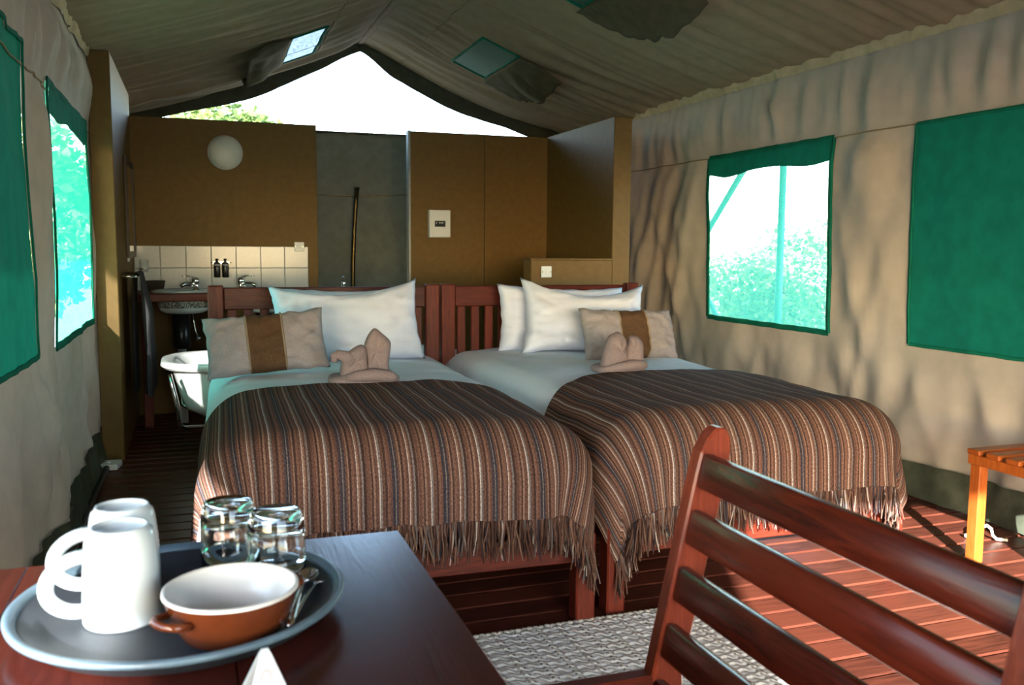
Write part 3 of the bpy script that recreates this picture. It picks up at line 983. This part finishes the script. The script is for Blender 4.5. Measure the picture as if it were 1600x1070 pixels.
TX, TY = -.024, 1.005
tr = thing('serving_tray', 'round dark grey serving tray on the table', 'tray', (TX, TY, TZ))
MB().lathe([(0, .0), (.135, .0), (.150, .004), (.160, .016), (.166, .020), (.166, .0215), (.157, .0195), (.146, .009), (.134, .006), (0, .006)], 96).build('tray_body', TRAYM, tr, smooth=True)
MB().lathe([(.1575, .0175), (.1665, .0180), (.1715, .0205), (.1725, .0245), (.1695, .0270), (.1640, .0255)], 96, close=True).build('rim', TRAYR, tr, smooth=True)
SZ = TZ+.006

def mug(loc, rz, lab):
    t = thing('white_mug', lab, 'mug', loc, rz, 'upturned white mugs on the tray')
    # upturned: rim at z 0, foot ring on top
    prof = [(.0345, .004), (.0350, .001), (.0380, .000), (.0392, .003), (.0388, .03), (.0370, .065), (.0350, .086), (.0330, .0955), (.0295, .0985), (.0285, .1015), (.0265, .1020), (.0250, .0995), (.0235, .0975), (0, .0968)]
    inner = [(0, .090), (.030, .088), (.0325, .07), (.0345, .03)]
    MB().lathe(prof, 48).build('mug_body', CERAM, t, smooth=True)
    MB().lathe(inner[::-1], 32).build('mug_inside', CERAM, t, smooth=True)
    pts = [(-.0345, 0, .0745)]
    for a in lin(R_(80), R_(-80), 16):
        pts.append((-.0365-.0355*math.cos(a), 0, .0455+.029*math.sin(a)))
    pts.append((-.0360, 0, .0165))
    MB().tube(pts, .0058, 10, flat=1.35).build('handle', CERAM, t, smooth=True)
mug((-.084, 1.000, SZ), R_(14), 'nearer of the two upturned white mugs on the tray')
mug((-.0875, 1.0795, SZ), R_(12), 'farther upturned white mug, standing behind the other mug')

def tumbler(loc, lab, r=.034, h=.084):
    t = thing('glass_tumbler', lab, 'glass', loc, 0, 'upturned glass tumblers on the tray')
    prof = [(r-.0022, .0), (r, .001), (r, .03), (r-.0005, h-.022), (r-.002, h-.014), (r-.004, h-.006), (r-.006, h-.001), (r-.010, h), (0, h-.002),
            (0, h-.016), (r-.012, h-.017), (r-.006, h-.024), (r-.003, h-.032), (r-.0028, .03)]
    n = 40
    mb = MB().lathe(prof, n, close=True)
    mb.build('glass_body', GLASS, t, smooth=True)
tumbler((.0805, 1.070, SZ), 'upturned clear tumbler beside the brown bowl, nearer one')
tumbler((.0285, 1.128, SZ), 'upturned clear tumbler at the back edge of the tray')

bw = thing('oven_dish', 'round terracotta brown dish with a cream inside on the tray', 'dish', (.024, .924, SZ))
MB().lathe([(0, 0), (.040, 0), (.048, .004), (.058, .022), (.0655, .045), (.0670, .0485)], 64).build('dish_outside', TERRA, bw, smooth=True)
MB().lathe([(.0670, .0485), (.0668, .0510), (.0645, .0520), (.0620, .0500), (.0545, .026), (.046, .012), (.036, .009), (0, .0085)], 64).build('dish_inside', CREAM, bw, smooth=True)
for s_ in (1, -1):
    ang = R_(214)
    dv = Vector((math.cos(ang), math.sin(ang), 0))*s_; nv = Vector((-dv.y, dv.x, 0))
    pts = [dv*.060+nv*.020+Vector((0, 0, .034)), dv*.074+nv*.018+Vector((0, 0, .036)), dv*.081+nv*.009+Vector((0, 0, .037)), dv*.0825+Vector((0, 0, .0375)), dv*.081-nv*.009+Vector((0, 0, .037)), dv*.074-nv*.018+Vector((0, 0, .036)), dv*.060-nv*.020+Vector((0, 0, .034))]
    MB().tube(pts, .0042, 8).build('lug_handle', TERRA, bw, smooth=True)

def spoon(loc, rz, lab):
    t = thing('teaspoon', lab, 'spoon', loc, rz, 'teaspoons on the tray')
    def f(u, v):
        a = 2*PI*u; r_ = v
        x = r_*.0135*math.cos(a); y_ = r_*.021*math.sin(a)
        return (x, .052+y_, .0065*(r_**2)+.002)
    MB().grid(f, 28, 8, wrap_u=True).build('bowl', CHROME, t, smooth=True, thick=.0012)
    MB().tube([(0, .033, .0078), (0, .022, .010), (0, -.005, .0105), (0, -.045, .008), (0, -.075, .0055), (0, -.083, .005)], [.0025, .0022, .0022, .0034, .0052, .0030], 8, flat=.45).build('spoon_handle', CHROME, t, smooth=True)
spoon((.109, .986, SZ+.001), R_(-22), 'steel teaspoon nearer the tray rim beside the dish')
spoon((.098, .975, SZ+.008), R_(-14), 'steel teaspoon lying across the other, beside the dish')

# small triangular card standing in front of the tray
cdn = thing('tent_card', 'white triangular paper card with a pink print before the tray', 'card', (.047, .775, TZ), R_(8))
def tri(y0, y1, z0=0., zt=.052):
    pts = [(-.021, 0), (.021, 0), (.0165, .016), (.0050, zt-.006), (.0025, zt-.001), (-.0025, zt-.001), (-.0050, zt-.006), (-.0165, .016)]
    mb = MB(); n = len(pts)
    vs_ = [(x, y0+(y1-y0)*z/zt, z+.0005) for x, z in pts]+[(x, y0+(y1-y0)*z/zt+.0012, z+.0005) for x, z in pts]
    fs = [tuple(range(n)), tuple(range(2*n-1, n-1, -1))]+[(i, (i+1) % n, n+(i+1) % n, n+i) for i in range(n)]
    return mb.add(vs_, fs)
tri(-.018, 0).build('front_panel', PAPER, cdn); tri(.020, .0015).build('back_panel', PAPER, cdn)
mb = MB()
for i in range(14):
    a0, a1 = R_(-40+i*18), R_(-40+(i+1)*18)
    P_ = lambda a, r: (r*math.cos(a)*.8-.001, -.0188+.018*(.030+r*math.sin(a))/.052, .030+r*math.sin(a))
    mb.add([P_(a0, .0045), P_(a1, .0045), P_(a1, .0065), P_(a0, .0065)], [(0, 1, 2, 3)])
mb.build('printed_mark', PINK, cdn)

# ------------------------------------------------------------------ slatted chair (faces the table)
ch = thing('slatted_chair', 'dark red wooden chair with a slatted back in the foreground', 'chair', (.64, .83, 0))
lean = (.150-.0)/(.80-.44)*.60
def bx(z):  # x of the back plane (local) at height z
    return -.035+.215*(z-.44)
YN, YFc = -.275, .285
for yy in (YN-.014, YFc-.014):
    mb = MB()
    prof = []
    zs_ = [0, .2, .44, .60, .74, .770, .790, .800, .804]
    n = len(zs_)
    for k, zz in enumerate(zs_):
        wd = .052
        x = bx(zz) if zz >= .44 else bx(.44)-.06*(.44-zz)*-1
        sh = 0
        if zz > .755:
            tt = (zz-.755)/.05; wd = .052*math.sqrt(max(.02, 1-tt*tt)); sh = (.052-wd)/2
        prof.append((x+sh, x+sh+wd, zz))
    vs_, fs = [], []
    for (xa, xb, zz) in prof:
        vs_ += [(xa, yy, zz), (xb, yy, zz), (xb, yy+.028, zz), (xa, yy+.028, zz)]
    for k in range(n-1):
        for q in range(4):
            fs.append((k*4+q, k*4+(q+1) % 4, k*4+4+(q+1) % 4, k*4+4+q))
    fs += [(3, 2, 1, 0), tuple(4*(n-1)+q for q in range(4))]
    mb.add(vs_, fs).build('back_post', CHAIRZ, ch, bevel=.003)
sl_u = Vector((.215, 0, 1)).normalized()
for zt in (.742, .661, .579, .496, .414):
    a = Vector((bx(zt)+.014, YN+.010, zt)); b = Vector((bx(zt)+.014, YFc-.012, zt))
    MB().beam(a, b, .020, .052, sl_u).build('back_slat', CHAIRY, ch, bevel=.006, seg=2, smooth=True)
for yy in (YN-.014, YFc-.014):
    MB().box(-.405, -.365, yy, yy+.028, 0, .405).build('front_leg', CHAIRZ, ch, bevel=.004)
    MB().box(-.405, -.03, yy-.002, yy+.030, .405, .445).build('side_rail', MAHOG, ch, bevel=.005)
MB().box(-.400, -.370, YN+.016, YFc-.014, .36, .405).build('front_rail', CHAIRY, ch, bevel=.004)
MB().box(-.055, -.025, YN+.016, YFc-.014, .36, .398).build('rear_rail', CHAIRY, ch, bevel=.004)
for i in range(5):
    x0 = -.398+i*.072
    MB().box(x0, x0+.058, YN+.020, YFc-.018, .412, .432).build('seat_slat', CHAIRY, ch, bevel=.004)

# ------------------------------------------------------------------ luggage rack
rk = thing('luggage_rack', 'orange varnished slatted wooden rack against the tent wall', 'rack', (2.63, 2.02, 0))
for i in range(8):
    y0 = .30-.052-i*.078
    MB().box(-.165, .165, y0, y0+.052, .374, .392).build('top_slat', RACKW, rk, bevel=.003)
for xx in (-.162, .132):
    MB().box(xx, xx+.030, -.31, .298, .340, .374).build('side_rail', RACKZ, rk, bevel=.003)
    for yy in (-.295, .245):
        MB().box(xx+.002, xx+.040, yy, yy+.042, 0, .340).build('leg', RACKZ, rk, bevel=.003)

# ------------------------------------------------------------------ bathroom
# bath tub
tb = thing('bath_tub', 'white freestanding bathtub behind the headboards', 'bathtub', (.60, 4.84, 0))
def tubf(u, v):
    a = 2*PI*u
    prof = [(.60, .20), (.80, .205), (.90, .25), (.94, .32), (.965, .40), (.985, .448), (1.03, .452), (1.055, .468), (1.05, .486), (1.02, .492), (.965, .486), (.93, .44), (.88, .30), (.78, .235), (.5, .225), (0.0, .225)]
    i = min(len(prof)-2, int(v*(len(prof)-1))); t = v*(len(prof)-1)-i
    r_ = prof[i][0]*(1-t)+prof[i+1][0]*t; z = prof[i][1]*(1-t)+prof[i+1][1]*t
    ca, sa = math.cos(a), math.sin(a)
    e = .55
    return (.745*r_*math.copysign(abs(ca)**e, ca), .335*r_*math.copysign(abs(sa)**e, sa), z)
mb = MB().grid(tubf, 72, 45, wrap_u=True)
mb.build('tub_shell', TUBM, tb, smooth=True)
mb = MB().box(-.44, .44, -.18, .18, .193, .204).build('tub_bottom', TUBM, tb, bevel=.004)
for sx in (-.62, .62):
    for sy in (-1, 1):
        s_ = 1 if sx > 0 else -1
        pts = [(sx+s_*.115, sy*.29, .445), (sx+s_*.105, sy*.315, .40), (sx+s_*.085, sy*.318, .30), (sx+s_*.075, sy*.31, .20), (sx+s_*.05, sy*.29, .185), (sx-s_*.10, sy*.25, .178), (sx-s_*.16, sy*.20, .178)]
        MB().tube(pts, .011, 8).build('cradle_bar', STEEL, tb, smooth=True)
        MB().tube([(sx-s_*.06, sy*.235, .185), (sx-s_*.055, sy*.24, .09), (sx-s_*.03, sy*.25, .012), (sx-s_*.03, sy*.25, 0)], [.013, .013, .016, .02], 8).build('foot', STEEL, tb, smooth=True)
# standing tap by the tub
tp = thing('bath_tap', 'chrome swan neck tap rising above the headboard', 'tap', (.80, 5.28, 0))
MB().lathe([(0, 0), (.035, 0), (.035, .006), (.014, .012), (.014, .55), (.016, .55), (0, .56)], 16).build('riser', CHROME, tp, smooth=True)
MB().tube([(0, 0, .54), (0, 0, .80), (0, -.008, .86), (0, -.03, .885), (0, -.055, .88), (0, -.075, .86), (0, -.08, .83)], .010, 10).build('spout', CHROME, tp, smooth=True)
MB().tube([(-.03, 0, .70), (.03, 0, .70)], .008, 8).build('cross_handle', CHROME, tp, smooth=True)

# vanity counter with two basins
ct = thing('vanity_counter', 'dark wooden vanity counter under the white tiles', 'counter', (.18, 5.72, 0))
MB().box(-.515, .52, -.265, .268, .742, .785).build('counter_top', MAHOG, ct, bevel=.004)
for xx in (-.49, .46):
    MB().box(xx, xx+.05, -.15, -.10, 0, .742).build('leg', MAHOGZ, ct, bevel=.003)
for q, (bx_, lab) in enumerate(((-.075, 'white oval basin near the dark hanging towel, patterned underneath'), (.40, 'white oval basin hidden behind the headboard, second along the counter'))):
    t = thing('wash_basin', lab, 'basin', (bx_, 5.68, 0), 0, 'vanity basins')
    MB().lathe([(.172, .7855), (.182, .788), (.184, .797), (.176, .801), (.160, .796), (.125, .76), (.08, .735), (.0, .73)], 48, sx=1., sy=.92).build('rim', CERAM, t, smooth=True)
    MB().lathe([(.150, .741), (.146, .715), (.135, .700)], 48, (0, -.10, 0), 1., .70).build('patterned_bowl', MOSAIC, t, smooth=True)
    MB().lathe([(.137, .700), (.132, .685), (.108, .670), (.06, .663), (0, .662)], 48, (0, -.10, 0), 1., .70).build('bowl_underside', CERAM, t, smooth=True)
    MB().lathe([(0, .45), (.045, .45), (.05, .46), (.05, .66), (0, .664)], 20, (-.02, 0, 0)).build('trap', BLACKP, t, smooth=True)
    MB().lathe([(0, .0), (.024, .0), (.024, .45), (0, .45)], 16, (-.02, 0, 0)).build('waste_pipe', WHITEP, t, smooth=True)
    MB().tube([(.045, 0, .668), (.05, 0, .60), (.058, 0, .55), (.072, 0, .52)], .006, 8).build('supply_hose', STEEL, t, smooth=True)
    MB().lathe([(0, -.014), (.012, -.012), (.017, 0), (.012, .012), (0, .014)], 14, (.073, -.005, .508)).build('valve', CHROME, t, smooth=True)

def mixer(loc, s_, lab):
    t = thing('mixer_tap', lab, 'tap', loc, 0, 'basin mixer taps')
    MB().lathe([(0, 0), (.028, 0), (.028, .005), (.021, .010), (.020, .045), (.023, .055), (.023, .070), (.016, .080), (0, .083)], 20).build('tap_body', CHROME, t, smooth=True)
    MB().tube([(s_*.005, -.005, .032), (s_*.035, -.03, .044), (s_*.068, -.06, .042), (s_*.082, -.07, .030)], [.016, .013, .012, .011], 10).build('spout', CHROME, t, smooth=True)
    MB().tube([(0, 0, .078), (s_*.03, -.02, .090), (s_*.075, -.05, .092)], [.010, .008, .005], 8, flat=.6).build('lever', CHROME, t, smooth=True)
mixer((-.008, 5.80, .787), -1, 'chrome mixer tap over the visible basin')
mixer((.258, 5.80, .787), 1, 'chrome mixer tap just above the headboard, right of the dispensers')

for q, x in enumerate((.122, .172)):
    t = thing('soap_dispenser', ['black pump dispenser beside the basin tap, first of two', 'black pump dispenser, second of two, farther from the basin tap'][q], 'dispenser', (x, 5.955, .862), 0, 'wall dispensers')
    MB().lathe([(0, 0), (.018, 0), (.020, .003), (.020, .088), (.016, .096), (.009, .099), (0, .1)], 20).build('bottle', BLACKP, t, smooth=True)
    pu = MB().lathe([(0, .099), (.006, .099), (.006, .110), (.009, .110), (.009, .118), (0, .119)], 12).build('pump', BLACKP, t, smooth=True)
    MB().tube([(0, 0, .115), (0, -.022, .113)], .003, 6).build('nozzle', BLACKP, pu, smooth=True)
    MB().lathe([(0, .074), (.0203, .074), (.0203, .084), (0, .084)], 16, (0, -.0006, 0)).build('label_band', mat_plain('grey_label', (.35, .35, .36), .5), t, smooth=True)
hd = thing('dispenser_bracket', 'thin chrome bracket holding the two black dispensers', 'bracket', (.147, 5.955, .955))
MB().tube([(-.062, .026, 0), (-.062, -.023, 0), (.062, -.023, 0), (.062, .026, 0)], .0028, 6).build('bracket_rod', CHROME, hd, smooth=True)
MB().box(-.05, .05, .026, .034, -.008, .008).build('back_plate', CHROME, hd, bevel=.002)

gh = thing('tumbler_holder', 'chrome wall holder with a clear glass above the basket', 'holder', (-.302, 5.93, .885))
MB().lathe([(.028, .03), (.032, .03), (.032, .036), (.028, .036)], 24, close=True).build('ring', CHROME, gh, smooth=True)
MB().tube([(0, .03, .032), (0, .058, .03)], .006, 8).build('arm', CHROME, gh, smooth=True)
gt = thing('bathroom_glass', 'small clear glass held in the wall holder', 'glass', (-.302, 5.93, .897))
MB().lathe([(0, 0), (.020, 0), (.027, .075), (.0255, .075), (.0188, .004), (0, .004)], 24).build('glass_body', THIN, gt, smooth=True)

bk = thing('woven_basket', 'dark woven basket on the vanity counter', 'basket', (-.242, 5.84, .786))
MB().lathe([(0, 0), (.045, 0), (.052, .03), (.056, .058), (.052, .058), (.047, .03), (.04, .005), (0, .005)], 24, (0, 0, 0), 1.05, .8).build('basket_body', BASKET, bk, smooth=True)
MB().lathe([(.052, .052), (.058, .054), (.058, .062), (.052, .063)], 24, (0, 0, 0), 1.05, .8, close=True).build('woven_rim', BASKET, bk, smooth=True)

# towel hanging from a rail on the partition
rl = thing('towel_rail', 'steel towel rail on the ochre partition', 'rail', (-.362, 5.15, .905))
MB().tube([(.070, -.28, 0), (.070, .28, 0)], .008, 8).build('rod', STEEL, rl, smooth=True)
for yy in (-.26, .26):
    MB().tube([(.001, yy, 0), (.070, yy, 0)], .007, 8).build('bracket', STEEL, rl, smooth=True)
def towf(u, v):
    yy = (u-.5)*.44*(1-.12*v)
    th = v*1.30-.65
    R0 = .016
    if abs(th) < R0*PI/2:
        an = th/R0
        return (.070-R0*math.sin(an), yy, .004+R0*math.cos(an))
    g = min(1, (abs(th)-R0*PI/2)*5)
    f_ = .5+.5*math.sin(u*21+.6+th*1.2)+.25*nz(u*6, v*4, 2)
    x = .070+(R0+(.006+.042*f_)*g if th < 0 else -R0-(.002+.008*f_)*g)
    return (x, yy, .004-(abs(th)-R0*PI/2))
tw = MB().grid(towf, 44, 60).build('hanging_towel', TOWELG, smooth=True)
tw.location = (-.362, 5.15, .905); tag(tw, 'dark grey bath towel hanging from the partition rail', 'towel')

mr = thing('wall_mirror', 'narrow dark framed mirror on the ochre partition', 'mirror', (-.362, 5.68, 1.02))
MB().box(.001, .010, -.27, .27, 0, .50).build('mirror_glass', MIRROR, mr, bevel=0)
for (y0, y1, z0, z1) in ((-.30, -.265, -.03, .53), (.265, .30, -.03, .53), (-.265, .265, -.03, .005), (-.265, .265, .495, .53)):
    MB().box(.001, .016, y0, y1, z0, z1).build('frame', mat_plain('dark_frame', (.05, .035, .02), .5) if 'dark_frame' not in bpy.data.materials else bpy.data.materials['dark_frame'], mr, bevel=.002)

def socket(name, loc, rz, lab, w_=.066, h_=.066, double=False):
    t = thing(name, lab, 'wall socket' if 'socket' in name else 'switch', loc, rz, None)
    MB().box(-w_/2, w_/2, -.010, -.0005, -h_/2, h_/2).build('face_plate', WHITEP, t, bevel=.003)
    fp = t.children[0]
    MB().box(-.009, .009, -.0135, -.0101, -.012, .012).build('rocker', WHITEP, fp, bevel=.0015)
    for xx in (-w_*.38, w_*.38):
        MB().lathe([(0, 0), (.003, 0), (.003, .001), (0, .0012)], 8).build('screw', STEEL, fp).matrix_basis = Matrix.Translation((xx, -.0101, 0)) @ Matrix.Rotation(PI/2, 4, 'X')
socket('light_switch', (1.938, 4.92, .922), 0, 'white switch plate on the low ochre ledge wall')
socket('wall_socket', (.634, 5.9905, 1.058), 0, 'white socket plate at the top corner of the tiles', .062, .060)
socket('light_switch', (-.362, 5.45, .995), PI/2, 'white switch plate on the ochre partition below the mirror', .07, .05)

# round wall lamp (off)
lp = thing('wall_lamp', 'round opal wall lamp on the ochre boards, switched off', 'lamp', (.190, BY, 1.643))
mb = MB().lathe([(0, .055), (.04, .053), (.075, .044), (.096, .028), (.103, .010), (.103, .006)], 40)
o = mb.build('opal_shade', LAMPW, lp, smooth=True); o.rotation_euler = (PI/2, 0, 0)
o = MB().lathe([(0, .0), (.106, .0), (.106, .010), (.100, .012), (0, .012)], 40).build('base_ring', WHITEP, lp, smooth=True); o.rotation_euler = (PI/2, 0, 0)

# breaker box
db = thing('breaker_box', 'white electrical breaker box on the ochre boards', 'breaker box', (1.568, BY, 1.220))
MB().box(-.074, .074, -.050, -.0005, -.092, .092).build('enclosure', WHITEP, db, bevel=.005, seg=2)
bwn = MB().box(-.037, .037, -.056, -.0501, -.020, .020).build('breaker_window', BLACKP, db, bevel=.002)
for i in range(5):
    MB().box(-.030+i*.011, -.024+i*.011, -.060, -.0561, .002, .010).build('breaker_toggle', WHITEP if i != 1 else BLACKP, bwn, bevel=.0008)

# shower riser in the alcove
rs = thing('shower_pipe', 'bent brass shower pipe in front of the olive canvas', 'pipe', (1.13, 6.80, 0))
MB().tube([(-.02, 0, 0), (-.02, 0, .6), (-.015, 0, .95), (-.002, .004, 1.20), (.012, 0, 1.40), (.020, 0, 1.495)], .017, 10).build('riser_pipe', COPPER, rs, smooth=True)
MB().lathe([(0, 1.49), (.020, 1.49), (.020, 1.506), (0, 1.508)], 12, (.020, 0, 0)).build('pipe_cap', COPPER, rs, smooth=True)

# loose things at the foot of the canvas
fb = thing('floor_plug', 'white plastic plug box on the deck beside the partition', 'plug box', (-.418, 4.60, 0), R_(-8))
MB().box(-.045, .045, -.055, .055, 0, .028).build('box_body', WHITEP, fb, bevel=.005, seg=2)
MB().box(-.006, .006, -.015, .015, .0281, .033).build('toggle', WHITEP, fb, bevel=.001)
pp = thing('ground_pipe', 'thin black pipe lying along the foot of the canvas', 'pipe', (-.425, 3.6, 0))
MB().tube([(0, .92, .013), (-.005, .3, .013), (.003, -.6, .013), (-.004, -1.5, .013)], .0125, 10).build('pipe_run', BLACKP, pp, smooth=True)
for yy in (.90, -1.48):
    MB().tube([(-.001, yy-.02, .0145), (-.001, yy+.03, .0145)], .0145, 10).build('pipe_joint', BLACKP, pp, smooth=True)
rp = thing('rope_end', 'pale curled rope end on the deck by the luggage rack', 'rope', (2.72, 2.46, 0))
MB().tube([(-.05, .03, .006), (-.035, .02, .016), (-.02, .0, .045), (-.005, -.015, .058), (.012, -.02, .045), (.02, -.02, .02), (.03, -.03, .007), (.06, -.05, .006)], .006, 7).build('cord', ROPE, rp, smooth=True)
MB().lathe([(0, -.008), (.008, -.006), (.010, 0), (.008, .006), (0, .008)], 8, (-.05, .03, .010)).build('knot', ROPE, rp, smooth=True)

# ------------------------------------------------------------------ outside: pole, guy ropes, bushes, tree
pl = thing('awning_pole', 'green upright pole outside the screened window', 'pole', (3.86, 5.33, 0))
MB().tube([(0, 0, -.18), (0, 0, 1.74)], .026, 10).build('pole_shaft', POLEM, pl, smooth=True)
MB().lathe([(0, 1.72), (.03, 1.72), (.03, 1.745), (.008, 1.75), (.008, 1.80), (0, 1.80)], 10).build('pole_cap', POLEM, pl, smooth=True)
gr = tag(MB().tube([(3.86, 5.72, 1.73), (3.86, 6.23, 1.26), (3.88, 6.8, .72), (3.90, 7.5, .05), (3.90, 7.62, -.12)], .024, 8).build('guy_strap', POLEM, smooth=True), 'green slanting strap in the upper corner of the screened window', 'strap')
gr = tag(MB().tube([(3.86, 6.42, .85), (3.86, 6.24, .65), (3.86, 6.09, .50), (3.88, 5.6, .02), (3.88, 5.45, -.13)], .020, 8).build('guy_strap', POLEM, smooth=True), 'green slanting strap in the lower corner of the screened window', 'strap')

def foliage(name, lab, c, rad, n, ls, mat, seed, trunk, cat='bush', grp=None, flat=.75):
    rnd = random.Random(seed)
    t = thing(name, lab, cat, (c[0], c[1], -.16), 0, grp)
    mb = MB()
    cz = c[2]+.16
    for _ in range(n):
        while True:
            p = Vector((rnd.uniform(-1, 1), rnd.uniform(-1, 1), rnd.uniform(-1, 1)))
            if p.length <= 1: break
        p = p.normalized()*(p.length**.45)
        p *= .80+.35*nz(p.x*2.2+seed, p.y*2.2, p.z*2.2)
        q = Vector((p.x*rad, p.y*rad, max(.03-cz, p.z*rad*flat)))+Vector((0, 0, cz))
        d = Vector((rnd.gauss(0, 1), rnd.gauss(0, 1), rnd.gauss(0, .7))).normalized()
        u = d.cross(Vector((rnd.gauss(0, 1), rnd.gauss(0, 1), rnd.gauss(0, 1)))).normalized()
        l_ = ls*rnd.uniform(.6, 1.3); w_ = l_*.32
        mb.add([q, q+d*l_*.5+u*w_, q+d*l_, q+d*l_*.5-u*w_], [(0, 1, 2, 3)])
    o = mb.build('foliage', mat, t)
    o['kind'] = 'stuff'
    mb = MB()
    for k in range(trunk):
        a = 2*PI*k/trunk+rnd.random()
        e = Vector((math.cos(a)*rad*.6, math.sin(a)*rad*.6, cz+rad*.3))
        mb.tube([(rnd.uniform(-.05, .05), rnd.uniform(-.05, .05), -.02), (e.x*.3, e.y*.3, cz*.5), (e.x*.7, e.y*.7, cz), tuple(e)], [.05, .04, .025, .01], 6)
    mb.build('branches', BARK, t, smooth=True)
    return t
foliage('leafy_bush', 'broad light green bush outside the screened window', (5.6, 7.0, .50), 1.3, 13000, .065, LEAF, 3, 6, 'bush', 'bushes outside')
foliage('leafy_bush', 'low green bush beyond the slanting strap outside the screened window', (6.6, 9.6, .35), 1.05, 7000, .07, LEAF, 5, 5, 'bush', 'bushes outside')
foliage('leafy_bush', 'green bush added outside the sunlit window to darken what shows through its screen', (-1.62, 8.6, 1.25), 1.35, 9000, .10, LEAF, 9, 5, 'bush', 'bushes outside')  # added backdrop so bright ground does not bleach the window screen
foliage('shade_tree', 'leafy tree showing through the gable opening', (.35, 12.2, 2.05), 1.2, 6500, .11, LEAF2, 12, 7, 'tree', None, .8)
